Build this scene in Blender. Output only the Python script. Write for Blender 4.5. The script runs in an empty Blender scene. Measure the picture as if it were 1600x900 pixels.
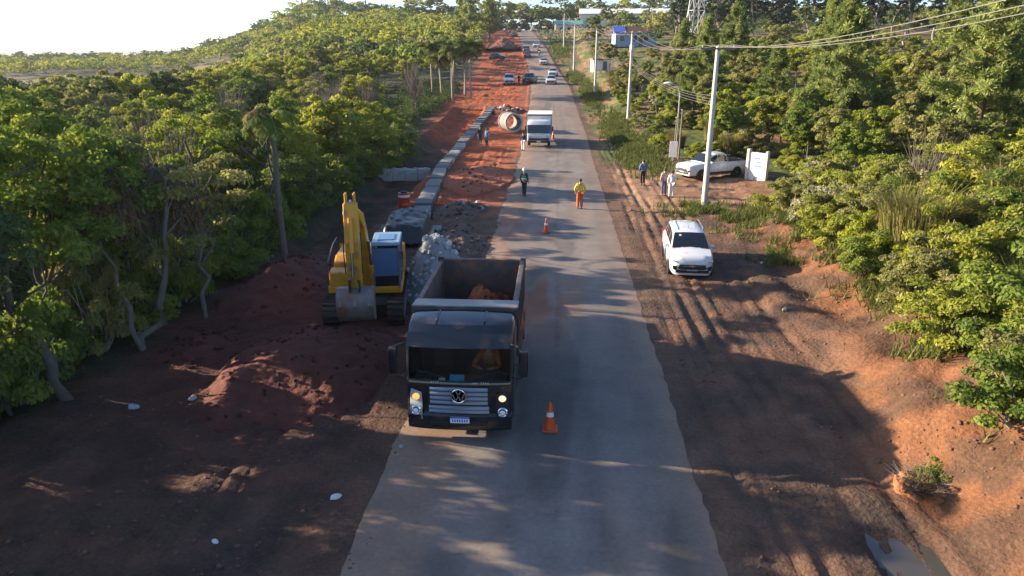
import bpy, bmesh, math, random
import numpy as np
from mathutils import Vector, Matrix

# ------------------------------------------------------------------ camera, sky, sun, exposure
SC = bpy.context.scene
COL = SC.collection
R = math.radians
H_CAM = 8.6
cam = bpy.data.cameras.new("camera")
cam_ob = bpy.data.objects.new("camera", cam)
COL.objects.link(cam_ob)
cam_ob.location = (0, 0, H_CAM)
cam_ob.rotation_euler = (R(90 - 18.5), 0, R(3.55))
cam.sensor_width = 36
cam.lens = 36 * 1100 / 1600
cam.clip_start = 0.2
cam.clip_end = 20000
SC.camera = cam_ob

SUN_EL = R(17.0)
SUN_DIR = Vector((-math.cos(SUN_EL) * 0.989, math.cos(SUN_EL) * 0.148, math.sin(SUN_EL)))   # towards the sun
world = bpy.data.worlds.new("World")
SC.world = world
world.use_nodes = True
wn = world.node_tree
bg = wn.nodes["Background"]
sky = wn.nodes.new("ShaderNodeTexSky")
sky.sky_type = 'NISHITA'
sky.sun_disc = False
sky.sun_elevation = SUN_EL
sky.sun_rotation = math.atan2(SUN_DIR.x, SUN_DIR.y)
sky.air_density = 0.8
sky.dust_density = 1.0
sky.ozone_density = 3.0
wn.links.new(sky.outputs[0], bg.inputs[0])
bg.inputs[1].default_value = 0.105
sun = bpy.data.lights.new("sun", 'SUN')
sun.energy = 5.0
sun.angle = R(0.5)
sun.color = (1.0, 0.83, 0.60)
sun_ob = bpy.data.objects.new("sun", sun)
COL.objects.link(sun_ob)
sun_ob.rotation_euler = SUN_DIR.to_track_quat('Z', 'Y').to_euler()
SC.view_settings.view_transform = 'Standard'
SC.view_settings.look = 'None'
SC.view_settings.gamma = 1.0
SC.view_settings.exposure = 1.65
SC.cycles.max_bounces = 5
SC.cycles.diffuse_bounces = 2
SC.cycles.glossy_bounces = 2
SC.cycles.transmission_bounces = 4
SC.cycles.transparent_max_bounces = 6
SC.cycles.volume_bounces = 0
SC.cycles.caustics_reflective = False
SC.cycles.caustics_refractive = False

# ------------------------------------------------------------------ small helpers
RNG = random.Random(7)


def link(name, data, parent=None, loc=None):
    o = bpy.data.objects.new(name, data)
    COL.objects.link(o)
    if parent is not None:
        o.parent = parent
    if loc is not None:
        o.location = loc
    return o


def tag(o, label=None, cat=None, group=None, kind=None):
    if label: o['label'] = label
    if cat: o['category'] = cat
    if group: o['group'] = group
    if kind: o['kind'] = kind
    return o


def thing(name, label, cat, loc=(0, 0, 0), rz=0.0, group=None, scale=1.0):
    o = link(name, None, None, loc)
    o.rotation_euler = (0, 0, rz)
    o.scale = (scale, scale, scale)
    o.empty_display_size = 0.2
    return tag(o, label, cat, group)


def copy_tree(o, parent=None, label=None, group=None):
    c = o.copy()
    COL.objects.link(c)
    if parent is not None:
        c.parent = parent
    if label: c['label'] = label
    if group: c['group'] = group
    for ch in list(o.children):
        copy_tree(ch, c)
    return c


class G:
    """collects geometry and links it as one mesh object"""
    def __init__(s):
        s.v = []; s.f = []

    def add(s, vs, fs):
        n = len(s.v)
        s.v += [tuple(p) for p in vs]
        s.f += [tuple(n + i for i in f) for f in fs]
        return s

    def box(s, c, d, rz=0.0, rx=0.0, ry=0.0):
        M = Matrix.Translation(c) @ Matrix.Rotation(rz, 4, 'Z') @ Matrix.Rotation(ry, 4, 'Y') @ Matrix.Rotation(rx, 4, 'X')
        hx, hy, hz = d[0] / 2, d[1] / 2, d[2] / 2
        vs = [M @ Vector(p) for p in ((-hx, -hy, -hz), (hx, -hy, -hz), (hx, hy, -hz), (-hx, hy, -hz),
                                      (-hx, -hy, hz), (hx, -hy, hz), (hx, hy, hz), (-hx, hy, hz))]
        return s.add(vs, [(0, 3, 2, 1), (4, 5, 6, 7), (0, 1, 5, 4), (1, 2, 6, 5), (2, 3, 7, 6), (3, 0, 4, 7)])

    def tube(s, pts, rad, n=6, cap=True):
        pts = [Vector(p) for p in pts]
        if not hasattr(rad, '__len__'): rad = [rad] * len(pts)
        vs = []; fs = []
        up = Vector((0.31, 0.17, 0.93))
        for i, p in enumerate(pts):
            t = (pts[min(i + 1, len(pts) - 1)] - pts[max(i - 1, 0)]).normalized()
            a = t.cross(up)
            if a.length < 1e-3: a = t.cross(Vector((1, 0, 0)))
            a.normalize(); b = t.cross(a).normalized()
            for k in range(n):
                w = 2 * math.pi * k / n
                vs.append(p + (a * math.cos(w) + b * math.sin(w)) * rad[i])
        for i in range(len(pts) - 1):
            for k in range(n):
                k2 = (k + 1) % n
                fs.append((i * n + k, i * n + k2, (i + 1) * n + k2, (i + 1) * n + k))
        if cap:
            fs.append(tuple(range(n - 1, -1, -1)))
            fs.append(tuple((len(pts) - 1) * n + k for k in range(n)))
        return s.add(vs, fs)

    def lathe(s, prof, c=(0, 0, 0), axis='Z', n=20, closed=False):
        """prof: list of (radius, height along the axis)"""
        vs = []; fs = []
        for r, h in prof:
            for k in range(n):
                w = 2 * math.pi * k / n
                a, b = r * math.cos(w), r * math.sin(w)
                p = (a, b, h) if axis == 'Z' else ((h, a, b) if axis == 'X' else (a, h, b))
                vs.append((p[0] + c[0], p[1] + c[1], p[2] + c[2]))
        m = len(prof)
        for i in range(m if closed else m - 1):
            j = (i + 1) % m
            for k in range(n):
                k2 = (k + 1) % n
                fs.append((i * n + k, i * n + k2, j * n + k2, j * n + k))
        if not closed:
            if prof[0][0] > 1e-4: fs.append(tuple(range(n - 1, -1, -1)))
            if prof[-1][0] > 1e-4: fs.append(tuple((m - 1) * n + k for k in range(n)))
        return s.add(vs, fs)

    def prism(s, poly, axis, a, b):
        """poly of 2-D points extruded along an axis from a to b; X: (y,z)  Y: (x,z)  Z: (x,y)"""
        n = len(poly)
        def P(q, t):
            return (t, q[0], q[1]) if axis == 'X' else ((q[0], t, q[1]) if axis == 'Y' else (q[0], q[1], t))
        vs = [P(q, a) for q in poly] + [P(q, b) for q in poly]
        fs = [tuple(range(n - 1, -1, -1)), tuple(range(n, 2 * n))]
        fs += [(i, (i + 1) % n, n + (i + 1) % n, n + i) for i in range(n)]
        return s.add(vs, fs)

    def loft(s, secs, cap=True, closed=False):
        n = len(secs[0]); vs = [p for q in secs for p in q]; fs = []
        for i in range(len(secs) - 1):
            for k in range(n if closed else n - 1):
                k2 = (k + 1) % n
                fs.append((i * n + k, i * n + k2, (i + 1) * n + k2, (i + 1) * n + k))
        if cap:
            fs.append(tuple(range(n - 1, -1, -1)))
            fs.append(tuple((len(secs) - 1) * n + k for k in range(n)))
        return s.add(vs, fs)

    def ball(s, c, r, n=8, m=6, sc=(1, 1, 1), jit=0.0, rng=None):
        vs = []; fs = []
        for i in range(m + 1):
            ph = math.pi * i / m
            for k in range(n):
                w = 2 * math.pi * k / n
                q = r * (1 + (rng.uniform(-jit, jit) if rng else 0))
                vs.append((c[0] + q * sc[0] * math.sin(ph) * math.cos(w), c[1] + q * sc[1] * math.sin(ph) * math.sin(w), c[2] + q * sc[2] * math.cos(ph)))
        for i in range(m):
            for k in range(n):
                k2 = (k + 1) % n
                fs.append((i * n + k, (i + 1) * n + k, (i + 1) * n + k2, i * n + k2))
        return s.add(vs, fs)

    def mesh(s, name, mat, smooth=False, bevel=0.0, seg=1, angle=40):
        bm = bmesh.new()
        vs = [bm.verts.new(p) for p in s.v]
        for f in s.f:
            try: bm.faces.new([vs[i] for i in f])
            except ValueError: pass
        bmesh.ops.remove_doubles(bm, verts=bm.verts, dist=1e-5)
        bmesh.ops.recalc_face_normals(bm, faces=bm.faces)
        if bevel > 0:
            es = [e for e in bm.edges if len(e.link_faces) == 2 and e.calc_face_angle(0) > R(30)]
            bmesh.ops.bevel(bm, geom=es, offset=bevel, segments=seg, profile=0.5, affect='EDGES', clamp_overlap=True)
        if smooth:
            for f in bm.faces: f.smooth = True
            for e in bm.edges:
                if len(e.link_faces) != 2 or e.calc_face_angle(0) > R(angle): e.smooth = False
        me = bpy.data.meshes.new(name)
        bm.to_mesh(me); bm.free()
        if mat: me.materials.append(mat)
        return me

    def build(s, name, mat, parent=None, **kw):
        return link(name, s.mesh(name, mat, **kw), parent)


def fast_mesh(name, V, F, mat, attrs=None, smooth=False):
    """V (n,3), F (m,4) numpy -> mesh; attrs {name: per-vertex floats or rgb}"""
    me = bpy.data.meshes.new(name)
    k = F.shape[1]
    me.vertices.add(len(V)); me.loops.add(F.size); me.polygons.add(len(F))
    me.vertices.foreach_set("co", np.ascontiguousarray(V, np.float32).ravel())
    me.loops.foreach_set("vertex_index", np.ascontiguousarray(F, np.int32).ravel())
    me.polygons.foreach_set("loop_start", np.arange(0, F.size, k, dtype=np.int32))
    me.polygons.foreach_set("loop_total", np.full(len(F), k, np.int32))
    if smooth: me.polygons.foreach_set("use_smooth", np.ones(len(F), bool))
    for an, a in (attrs or {}).items():
        a = np.asarray(a, np.float32)
        if a.ndim == 1:
            me.attributes.new(an, 'FLOAT', 'POINT').data.foreach_set("value", a)
        else:
            c = np.ones((len(a), 4), np.float32); c[:, :3] = a
            me.attributes.new(an, 'FLOAT_COLOR', 'POINT').data.foreach_set("color", c.ravel())
    me.update(calc_edges=True)
    me.validate()
    if mat: me.materials.append(mat)
    return me


# ------------------------------------------------------------------ materials
def mat(name, col, rough=0.7, metal=0.0, var=0.25, scale=3.0, bump=0.0, bscale=20.0, spec=0.5, emit=None, coat=0.0, dirt=None, dirt_amt=0.0):
    m = bpy.data.materials.new(name); m.use_nodes = True
    nt = m.node_tree; N = nt.nodes; L = nt.links
    b = N["Principled BSDF"]
    b.inputs["Roughness"].default_value = rough
    b.inputs["Metallic"].default_value = metal
    b.inputs["Specular IOR Level"].default_value = spec
    b.inputs["Coat Weight"].default_value = coat
    tc = N.new("ShaderNodeTexCoord")
    nz = N.new("ShaderNodeTexNoise"); nz.inputs["Scale"].default_value = scale; nz.inputs["Detail"].default_value = 6
    L.new(tc.outputs["Object"], nz.inputs["Vector"])
    cr = N.new("ShaderNodeMix"); cr.data_type = 'RGBA'
    cr.inputs[6].default_value = (*[c * (1 - var) for c in col], 1)
    cr.inputs[7].default_value = (*[min(1, c * (1 + var)) for c in col], 1)
    L.new(nz.outputs["Fac"], cr.inputs[0])
    out = cr.outputs[2]
    if dirt:
        n2 = N.new("ShaderNodeTexNoise"); n2.inputs["Scale"].default_value = scale * 0.7; n2.inputs["Detail"].default_value = 8
        L.new(tc.outputs["Object"], n2.inputs["Vector"])
        mr = N.new("ShaderNodeMapRange"); mr.inputs[1].default_value = 0.62 - dirt_amt * 0.4; mr.inputs[2].default_value = 0.75
        L.new(n2.outputs["Fac"], mr.inputs[0])
        m2 = N.new("ShaderNodeMix"); m2.data_type = 'RGBA'
        L.new(mr.outputs[0], m2.inputs[0]); L.new(out, m2.inputs[6]); m2.inputs[7].default_value = (*dirt, 1)
        out = m2.outputs[2]
    L.new(out, b.inputs["Base Color"])
    if bump > 0:
        n3 = N.new("ShaderNodeTexNoise"); n3.inputs["Scale"].default_value = bscale; n3.inputs["Detail"].default_value = 5
        L.new(tc.outputs["Object"], n3.inputs["Vector"])
        bp = N.new("ShaderNodeBump"); bp.inputs["Strength"].default_value = 1.0; bp.inputs["Distance"].default_value = bump
        L.new(n3.outputs["Fac"], bp.inputs["Height"]); L.new(bp.outputs[0], b.inputs["Normal"])
    if emit:
        b.inputs["Emission Color"].default_value = (*emit[:3], 1)
        b.inputs["Emission Strength"].default_value = emit[3]
    return m


def attr_mat(name, attr, var=0.3, scale=2.0, bump=0.03, bscale=6.0, rough=0.95, fine=0.25, rough_node=None):
    """colour from a vertex colour attribute, broken up by noise"""
    m = bpy.data.materials.new(name); m.use_nodes = True
    nt = m.node_tree; N = nt.nodes; L = nt.links
    b = N["Principled BSDF"]; b.inputs["Roughness"].default_value = rough; b.inputs["Specular IOR Level"].default_value = 0.25
    at = N.new("ShaderNodeAttribute"); at.attribute_name = attr
    tc = N.new("ShaderNodeTexCoord")
    n1 = N.new("ShaderNodeTexNoise"); n1.inputs["Scale"].default_value = scale; n1.inputs["Detail"].default_value = 8; n1.inputs["Roughness"].default_value = 0.65
    n2 = N.new("ShaderNodeTexNoise"); n2.inputs["Scale"].default_value = scale * 14; n2.inputs["Detail"].default_value = 4
    L.new(tc.outputs["Object"], n1.inputs["Vector"]); L.new(tc.outputs["Object"], n2.inputs["Vector"])
    def rng(src, lo, hi):
        r = N.new("ShaderNodeMapRange"); r.inputs[1].default_value = 0.25; r.inputs[2].default_value = 0.75
        r.inputs[3].default_value = lo; r.inputs[4].default_value = hi
        L.new(src, r.inputs[0]); return r.outputs[0]
    mu = N.new("ShaderNodeMath"); mu.operation = 'MULTIPLY'
    L.new(rng(n1.outputs["Fac"], 1 - var, 1 + var), mu.inputs[0]); L.new(rng(n2.outputs["Fac"], 1 - fine, 1 + fine), mu.inputs[1])
    mx = N.new("ShaderNodeVectorMath"); mx.operation = 'SCALE'
    L.new(at.outputs["Color"], mx.inputs[0]); L.new(mu.outputs[0], mx.inputs[3])
    L.new(mx.outputs[0], b.inputs["Base Color"])
    if bump > 0:
        n3 = N.new("ShaderNodeTexNoise"); n3.inputs["Scale"].default_value = bscale; n3.inputs["Detail"].default_value = 9; n3.inputs["Roughness"].default_value = 0.6
        L.new(tc.outputs["Object"], n3.inputs["Vector"])
        bp = N.new("ShaderNodeBump"); bp.inputs["Strength"].default_value = 1.0; bp.inputs["Distance"].default_value = bump
        L.new(n3.outputs["Fac"], bp.inputs["Height"]); L.new(bp.outputs[0], b.inputs["Normal"])
    return m


def leaf_mat(name, c1, c2, trans=0.35, vary=0.35):
    m = bpy.data.materials.new(name); m.use_nodes = True
    nt = m.node_tree; N = nt.nodes; L = nt.links
    for n in list(N): N.remove(n)
    out = N.new("ShaderNodeOutputMaterial")
    at = N.new("ShaderNodeAttribute"); at.attribute_name = "tint"
    oi = N.new("ShaderNodeObjectInfo")
    mx = N.new("ShaderNodeMix"); mx.data_type = 'RGBA'
    mx.inputs[6].default_value = (*c1, 1); mx.inputs[7].default_value = (*c2, 1)
    ad = N.new("ShaderNodeMath"); ad.operation = 'MULTIPLY_ADD'
    L.new(oi.outputs["Random"], ad.inputs[0]); ad.inputs[1].default_value = vary
    sb = N.new("ShaderNodeMath"); sb.operation = 'SUBTRACT'; sb.inputs[1].default_value = vary * 0.5
    L.new(at.outputs["Fac"], sb.inputs[0]); L.new(sb.outputs[0], ad.inputs[2])
    L.new(ad.outputs[0], mx.inputs[0])
    mx.clamp_factor = True
    d = N.new("ShaderNodeBsdfDiffuse"); t = N.new("ShaderNodeBsdfTranslucent"); g = N.new("ShaderNodeBsdfGlossy")
    g.inputs["Roughness"].default_value = 0.6
    L.new(mx.outputs[2], d.inputs[0]); L.new(mx.outputs[2], t.inputs[0])
    s = N.new("ShaderNodeMixShader"); s.inputs[0].default_value = trans
    L.new(d.outputs[0], s.inputs[1]); L.new(t.outputs[0], s.inputs[2])
    s2 = N.new("ShaderNodeMixShader"); s2.inputs[0].default_value = 0.015
    L.new(s.outputs[0], s2.inputs[1]); L.new(g.outputs[0], s2.inputs[2])
    L.new(s2.outputs[0], out.inputs[0])
    return m


def glass_mat(name, tint, clear=0.0, rough=0.06):
    """window glass; clear = share seen straight through"""
    m = bpy.data.materials.new(name); m.use_nodes = True
    nt = m.node_tree; N = nt.nodes; L = nt.links
    b = N["Principled BSDF"]
    b.inputs["Base Color"].default_value = (*tint, 1); b.inputs["Roughness"].default_value = rough
    b.inputs["Specular IOR Level"].default_value = 0.8
    if clear > 0:
        o = N["Material Output"]
        tr = N.new("ShaderNodeBsdfTransparent"); tr.inputs[0].default_value = (0.75, 0.86, 0.85, 1)
        s = N.new("ShaderNodeMixShader"); s.inputs[0].default_value = clear
        L.new(b.outputs[0], s.inputs[1]); L.new(tr.outputs[0], s.inputs[2]); L.new(s.outputs[0], o.inputs[0])
    return m


M = {}
M['black_paint'] = mat('black_paint', (0.008, 0.010, 0.014), 0.12, var=0.2, coat=0.8, dirt=(0.07, 0.045, 0.033), dirt_amt=0.22)
M['roof_paint'] = M['black_paint']
M['white_paint'] = mat('white_paint', (0.64, 0.65, 0.66), 0.22, var=0.04, coat=0.6, dirt=(0.38, 0.27, 0.20), dirt_amt=0.12)
M['dark_car_paint'] = mat('dark_car_paint', (0.03, 0.033, 0.04), 0.2, coat=0.6)
M['grey_car_paint'] = mat('grey_car_paint', (0.10, 0.105, 0.11), 0.25, metal=0.3, coat=0.6)
M['red_car_paint'] = mat('red_car_paint', (0.28, 0.02, 0.015), 0.25, coat=0.6)
M['rubber'] = mat('rubber', (0.022, 0.021, 0.02), 0.85, var=0.3, scale=8, dirt=(0.14, 0.075, 0.045), dirt_amt=0.25)
M['plastic'] = mat('black_plastic', (0.015, 0.016, 0.018), 0.45, var=0.2)
M['chassis'] = mat('chassis_metal', (0.02, 0.02, 0.021), 0.6, dirt=(0.12, 0.07, 0.045), dirt_amt=0.25)
M['chrome'] = mat('chrome', (0.75, 0.76, 0.78), 0.12, metal=1.0, var=0.05)
M['rim'] = mat('wheel_rim', (0.45, 0.46, 0.47), 0.35, metal=0.8, dirt=(0.2, 0.12, 0.08), dirt_amt=0.2)
M['slat'] = mat('grille_slat', (0.33, 0.38, 0.46), 0.28, metal=0.5, var=0.1)
M['bed_steel'] = mat('bed_steel', (0.10, 0.085, 0.078), 0.6, metal=0.3, var=0.45, scale=4, dirt=(0.26, 0.12, 0.07), dirt_amt=0.45, bump=0.004)
M['bed_outer'] = mat('bed_outer', (0.035, 0.034, 0.036), 0.45, var=0.3, scale=4, dirt=(0.20, 0.12, 0.08), dirt_amt=0.25)
M['brow_steel'] = mat('brow_steel', (0.17, 0.17, 0.18), 0.45, metal=0.35, var=0.3, scale=3, dirt=(0.22, 0.15, 0.11), dirt_amt=0.25)
M['windshield'] = glass_mat('windshield_glass', (0.01, 0.02, 0.02), 0.80, 0.04)
M['dark_glass'] = glass_mat('dark_glass', (0.012, 0.015, 0.02))
M['cab_glass'] = glass_mat('cab_glass', (0.07, 0.15, 0.26), 0.0, 0.1)  # blue of the reflected sky is put into the glass tint
M['interior'] = mat('cab_interior', (0.035, 0.036, 0.036), 0.8)
M['amber_lamp'] = mat('amber_lamp', (0.9, 0.5, 0.12), 0.2, var=0.1, emit=(1.0, 0.45, 0.10, 0.35))
M['warm_lamp'] = mat('warm_lamp', (0.9, 0.72, 0.5), 0.2, var=0.1, emit=(1.0, 0.66, 0.36, 0.35))
M['clear_lamp'] = mat('clear_lamp', (0.55, 0.60, 0.66), 0.1, metal=0.4, var=0.2, scale=10)
M['lamp_white'] = mat('lamp_white', (0.85, 0.88, 0.92), 0.2, var=0.05)
M['tail_red'] = mat('tail_red', (0.4, 0.015, 0.01), 0.25)
M['plate_white'] = mat('plate_white', (0.72, 0.75, 0.82), 0.5, var=0.04)
M['plate_blue'] = mat('plate_blue', (0.03, 0.09, 0.42), 0.5, var=0.05)
M['ink'] = mat('ink_black', (0.02, 0.02, 0.03), 0.6)
M['silver_mark'] = mat('silver_mark', (0.55, 0.56, 0.58), 0.3, metal=0.6)
M['gold_mark'] = mat('gold_mark', (0.55, 0.36, 0.08), 0.35, metal=0.6)
M['exc_yellow'] = mat('excavator_yellow', (0.62, 0.29, 0.02), 0.42, var=0.15, scale=2.5, dirt=(0.22, 0.11, 0.06), dirt_amt=0.12)
M['exc_grey'] = mat('excavator_grey', (0.12, 0.13, 0.145), 0.5, var=0.2)
M['cab_roof_blue'] = mat('cab_roof_light', (0.20, 0.28, 0.37), 0.3, var=0.1)
M['bucket_steel'] = mat('bucket_steel', (0.23, 0.215, 0.21), 0.5, metal=0.35, var=0.3, scale=3, dirt=(0.24, 0.10, 0.06), dirt_amt=0.4)
M['track_steel'] = mat('track_steel', (0.045, 0.038, 0.034), 0.7, metal=0.3, var=0.3, dirt=(0.20, 0.085, 0.05), dirt_amt=0.5)
M['rod'] = mat('cylinder_rod', (0.65, 0.66, 0.68), 0.2, metal=1.0)
M['hose'] = mat('hydraulic_hose', (0.012, 0.012, 0.012), 0.5)
M['soil_red'] = mat('soil_red', (0.135, 0.042, 0.024), 0.95, var=0.5, scale=3, bump=0.05, bscale=9)
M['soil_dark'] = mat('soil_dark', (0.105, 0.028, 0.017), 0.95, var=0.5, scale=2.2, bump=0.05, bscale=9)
M['soil_orange'] = mat('soil_orange', (0.34, 0.125, 0.05), 0.95, var=0.4, scale=4, bump=0.04, bscale=10)
M['soil_grey'] = mat('soil_grey', (0.115, 0.074, 0.055), 0.95, var=0.5, scale=3, bump=0.05, bscale=9)
M['concrete'] = mat('concrete', (0.42, 0.41, 0.39), 0.85, var=0.2, scale=3, bump=0.008, bscale=25, dirt=(0.26, 0.16, 0.11), dirt_amt=0.15)
M['concrete_dark'] = mat('concrete_dark', (0.125, 0.13, 0.135), 0.9, var=0.3, scale=3, bump=0.02, bscale=14)
M['concrete_pale'] = mat('concrete_pale', (0.40, 0.37, 0.32), 0.85, var=0.2, scale=4, bump=0.01, bscale=20)
M['pole'] = mat('pole_concrete', (0.48, 0.46, 0.42), 0.8, var=0.15, scale=2)
M['stone'] = mat('rubble_stone', (0.34, 0.36, 0.38), 0.85, var=0.35, scale=6, bump=0.01, bscale=20)
M['stone_pale'] = mat('pale_stone', (0.55, 0.54, 0.53), 0.85, var=0.2, scale=6)
M['stone_warm'] = mat('warm_stone', (0.33, 0.26, 0.20), 0.9, var=0.3, scale=6)
M['tarp'] = mat('black_tarp', (0.014, 0.017, 0.022), 0.42, var=0.3, scale=2, bump=0.02, bscale=4)
M['drum_red'] = mat('drum_red', (0.42, 0.035, 0.015), 0.4, var=0.15)
M['white_plastic'] = mat('white_plastic', (0.60, 0.61, 0.62), 0.5, var=0.06)
M['cone_orange'] = mat('cone_orange', (0.62, 0.085, 0.015), 0.55, var=0.15, dirt=(0.3, 0.12, 0.07), dirt_amt=0.1)
M['cone_white'] = mat('cone_white', (0.72, 0.70, 0.66), 0.5, var=0.08)
M['wood_grey'] = mat('weathered_wood', (0.16, 0.135, 0.11), 0.9, var=0.3, scale=4, bump=0.01)
M['bark'] = mat('bark', (0.085, 0.070, 0.055), 0.95, var=0.45, scale=5, bump=0.02, bscale=12)
M['bark_pale'] = mat('pale_bark', (0.30, 0.25, 0.20), 0.9, var=0.35, scale=5, bump=0.015)
M['bark_red'] = mat('pine_bark', (0.17, 0.10, 0.07), 0.95, var=0.4, scale=5)
M['wire'] = mat('wire', (0.20, 0.19, 0.17), 0.6)
M['steel_galv'] = mat('galvanised_steel', (0.42, 0.42, 0.42), 0.5, metal=0.4)
M['wall_blue'] = mat('blue_wall', (0.26, 0.33, 0.52), 0.8, var=0.08)
M['roof_blue'] = mat('blue_roof', (0.06, 0.11, 0.42), 0.5, var=0.15)
M['shed_roof'] = mat('shed_roof', (0.74, 0.72, 0.70), 0.6, var=0.08)
M['wall_cream'] = mat('cream_wall', (0.62, 0.56, 0.46), 0.85, var=0.12)
M['wall_white'] = mat('white_wall', (0.74, 0.70, 0.62), 0.8, var=0.1, dirt=(0.4, 0.27, 0.17), dirt_amt=0.12)
M['roof_tile'] = mat('roof_tile', (0.22, 0.12, 0.10), 0.8, var=0.2)
M['green_roof'] = mat('green_roof', (0.16, 0.36, 0.30), 0.6, var=0.1)
M['skin'] = mat('skin', (0.42, 0.24, 0.16), 0.6, var=0.08)
M['skin_dark'] = mat('skin_dark', (0.20, 0.10, 0.065), 0.6, var=0.08)
M['hair'] = mat('hair', (0.02, 0.015, 0.012), 0.7)
M['orange_cloth'] = mat('orange_cloth', (0.55, 0.11, 0.025), 0.85, var=0.12, scale=8)
M['yellow_cloth'] = mat('yellow_cloth', (0.80, 0.55, 0.03), 0.8, var=0.1, scale=8)
M['green_cloth'] = mat('green_cloth', (0.10, 0.33, 0.07), 0.85, var=0.15, scale=8)
M['navy_cloth'] = mat('navy_cloth', (0.025, 0.032, 0.06), 0.9, var=0.2, scale=8)
M['blue_cloth'] = mat('blue_cloth', (0.09, 0.17, 0.36), 0.9, var=0.2, scale=8)
M['denim'] = mat('denim', (0.07, 0.10, 0.19), 0.9, var=0.2, scale=8)
M['white_cloth'] = mat('white_cloth', (0.68, 0.66, 0.64), 0.85, var=0.08, scale=8)
M['pink_cloth'] = mat('pink_cloth', (0.45, 0.30, 0.30), 0.85, var=0.1, scale=8)
M['black_cloth'] = mat('black_cloth', (0.02, 0.02, 0.022), 0.9)
M['boot'] = mat('boot_leather', (0.03, 0.024, 0.02), 0.7)
M['reflect'] = mat('reflective_tape', (0.75, 0.76, 0.72), 0.4)
M['sign_blue'] = mat('sign_blue', (0.12, 0.22, 0.45), 0.6)
M['cyan_item'] = mat('cyan_plastic', (0.10, 0.42, 0.62), 0.4)

# leaf materials: base colours of the leaves themselves
LM = {
    'green': leaf_mat('leaf_green', (0.070, 0.128, 0.024), (0.275, 0.320, 0.044), .5),
    'yellow': leaf_mat('leaf_yellow_green', (0.150, 0.190, 0.026), (0.420, 0.405, 0.055), .5),
    'olive': leaf_mat('leaf_olive', (0.130, 0.140, 0.040), (0.340, 0.320, 0.095), .48),
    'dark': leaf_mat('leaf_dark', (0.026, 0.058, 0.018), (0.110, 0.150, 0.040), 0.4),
    'pine': leaf_mat('pine_needles', (0.110, 0.150, 0.042), (0.340, 0.385, 0.105), 0.46),
    'euca': leaf_mat('eucalyptus_leaf', (0.018, 0.032, 0.020), (0.050, 0.070, 0.035), 0.2),
    'palm': leaf_mat('palm_leaf', (0.080, 0.120, 0.028), (0.240, 0.260, 0.060), 0.4),
    'dry': leaf_mat('dry_leaf', (0.110, 0.068, 0.038), (0.230, 0.150, 0.085), 0.3),
    'reed': leaf_mat('reed_blade', (0.120, 0.130, 0.030), (0.300, 0.250, 0.085), 0.35),
    'pale': leaf_mat('pale_blossom', (0.150, 0.160, 0.070), (0.420, 0.390, 0.270), 0.3),
    'bright': leaf_mat('leaf_bright', (0.130, 0.180, 0.018), (0.350, 0.370, 0.032), 0.48),
    'grass': leaf_mat('grass_blade', (0.060, 0.085, 0.018), (0.160, 0.170, 0.045), 0.3),
}

# ------------------------------------------------------------------ noise and the lie of the land
def _hash(ix, iy, s):
    n = np.sin(ix * 127.1 + iy * 311.7 + s * 74.7) * 43758.5453
    return n - np.floor(n)


def vnoise(x, y, s=0):
    x = np.asarray(x, float); y = np.asarray(y, float)
    ix, iy = np.floor(x), np.floor(y); fx, fy = x - ix, y - iy
    fx = fx * fx * (3 - 2 * fx); fy = fy * fy * (3 - 2 * fy)
    a = _hash(ix, iy, s); b = _hash(ix + 1, iy, s); c = _hash(ix, iy + 1, s); d = _hash(ix + 1, iy + 1, s)
    return (a + (b - a) * fx) * (1 - fy) + (c + (d - c) * fx) * fy


def fbm(x, y, s=0, o=4):
    t = 0; a = 0.5; f = 1.0
    for k in range(o):
        t = t + a * vnoise(x * f + 13.1 * k, y * f - 7.7 * k, s + k); a *= 0.5; f *= 2.03
    return t / (1 - 0.5 ** o)


def sst(a, b, x):
    t = np.clip((x - a) / (b - a), 0, 1)
    return t * t * (3 - 2 * t)


PY = [-50, 60, 75, 90, 118, 157, 200, 275, 320, 420, 700, 1500, 9000]
PZ = [0, 0, 0.45, 1.4, 3.4, 5, 9.4, 14.8, 17.6, 18.6, 22, 10, 0]
def prof(y): return np.interp(y, PY, PZ)
def road_x(y): return np.interp(y, [0, 75, 118, 157, 200, 275, 320, 420], [0, 0, -1.2, -3.1, -6.2, -11.6, -15, -22])
def bank_x(y): return np.interp(y, [0, 14, 18, 23, 28, 38, 44, 54, 60, 70, 200], [9.2, 9.6, 10.3, 10.9, 11.6, 11.0, 13.5, 14.2, 8.2, 7.4, 6.8])


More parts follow.
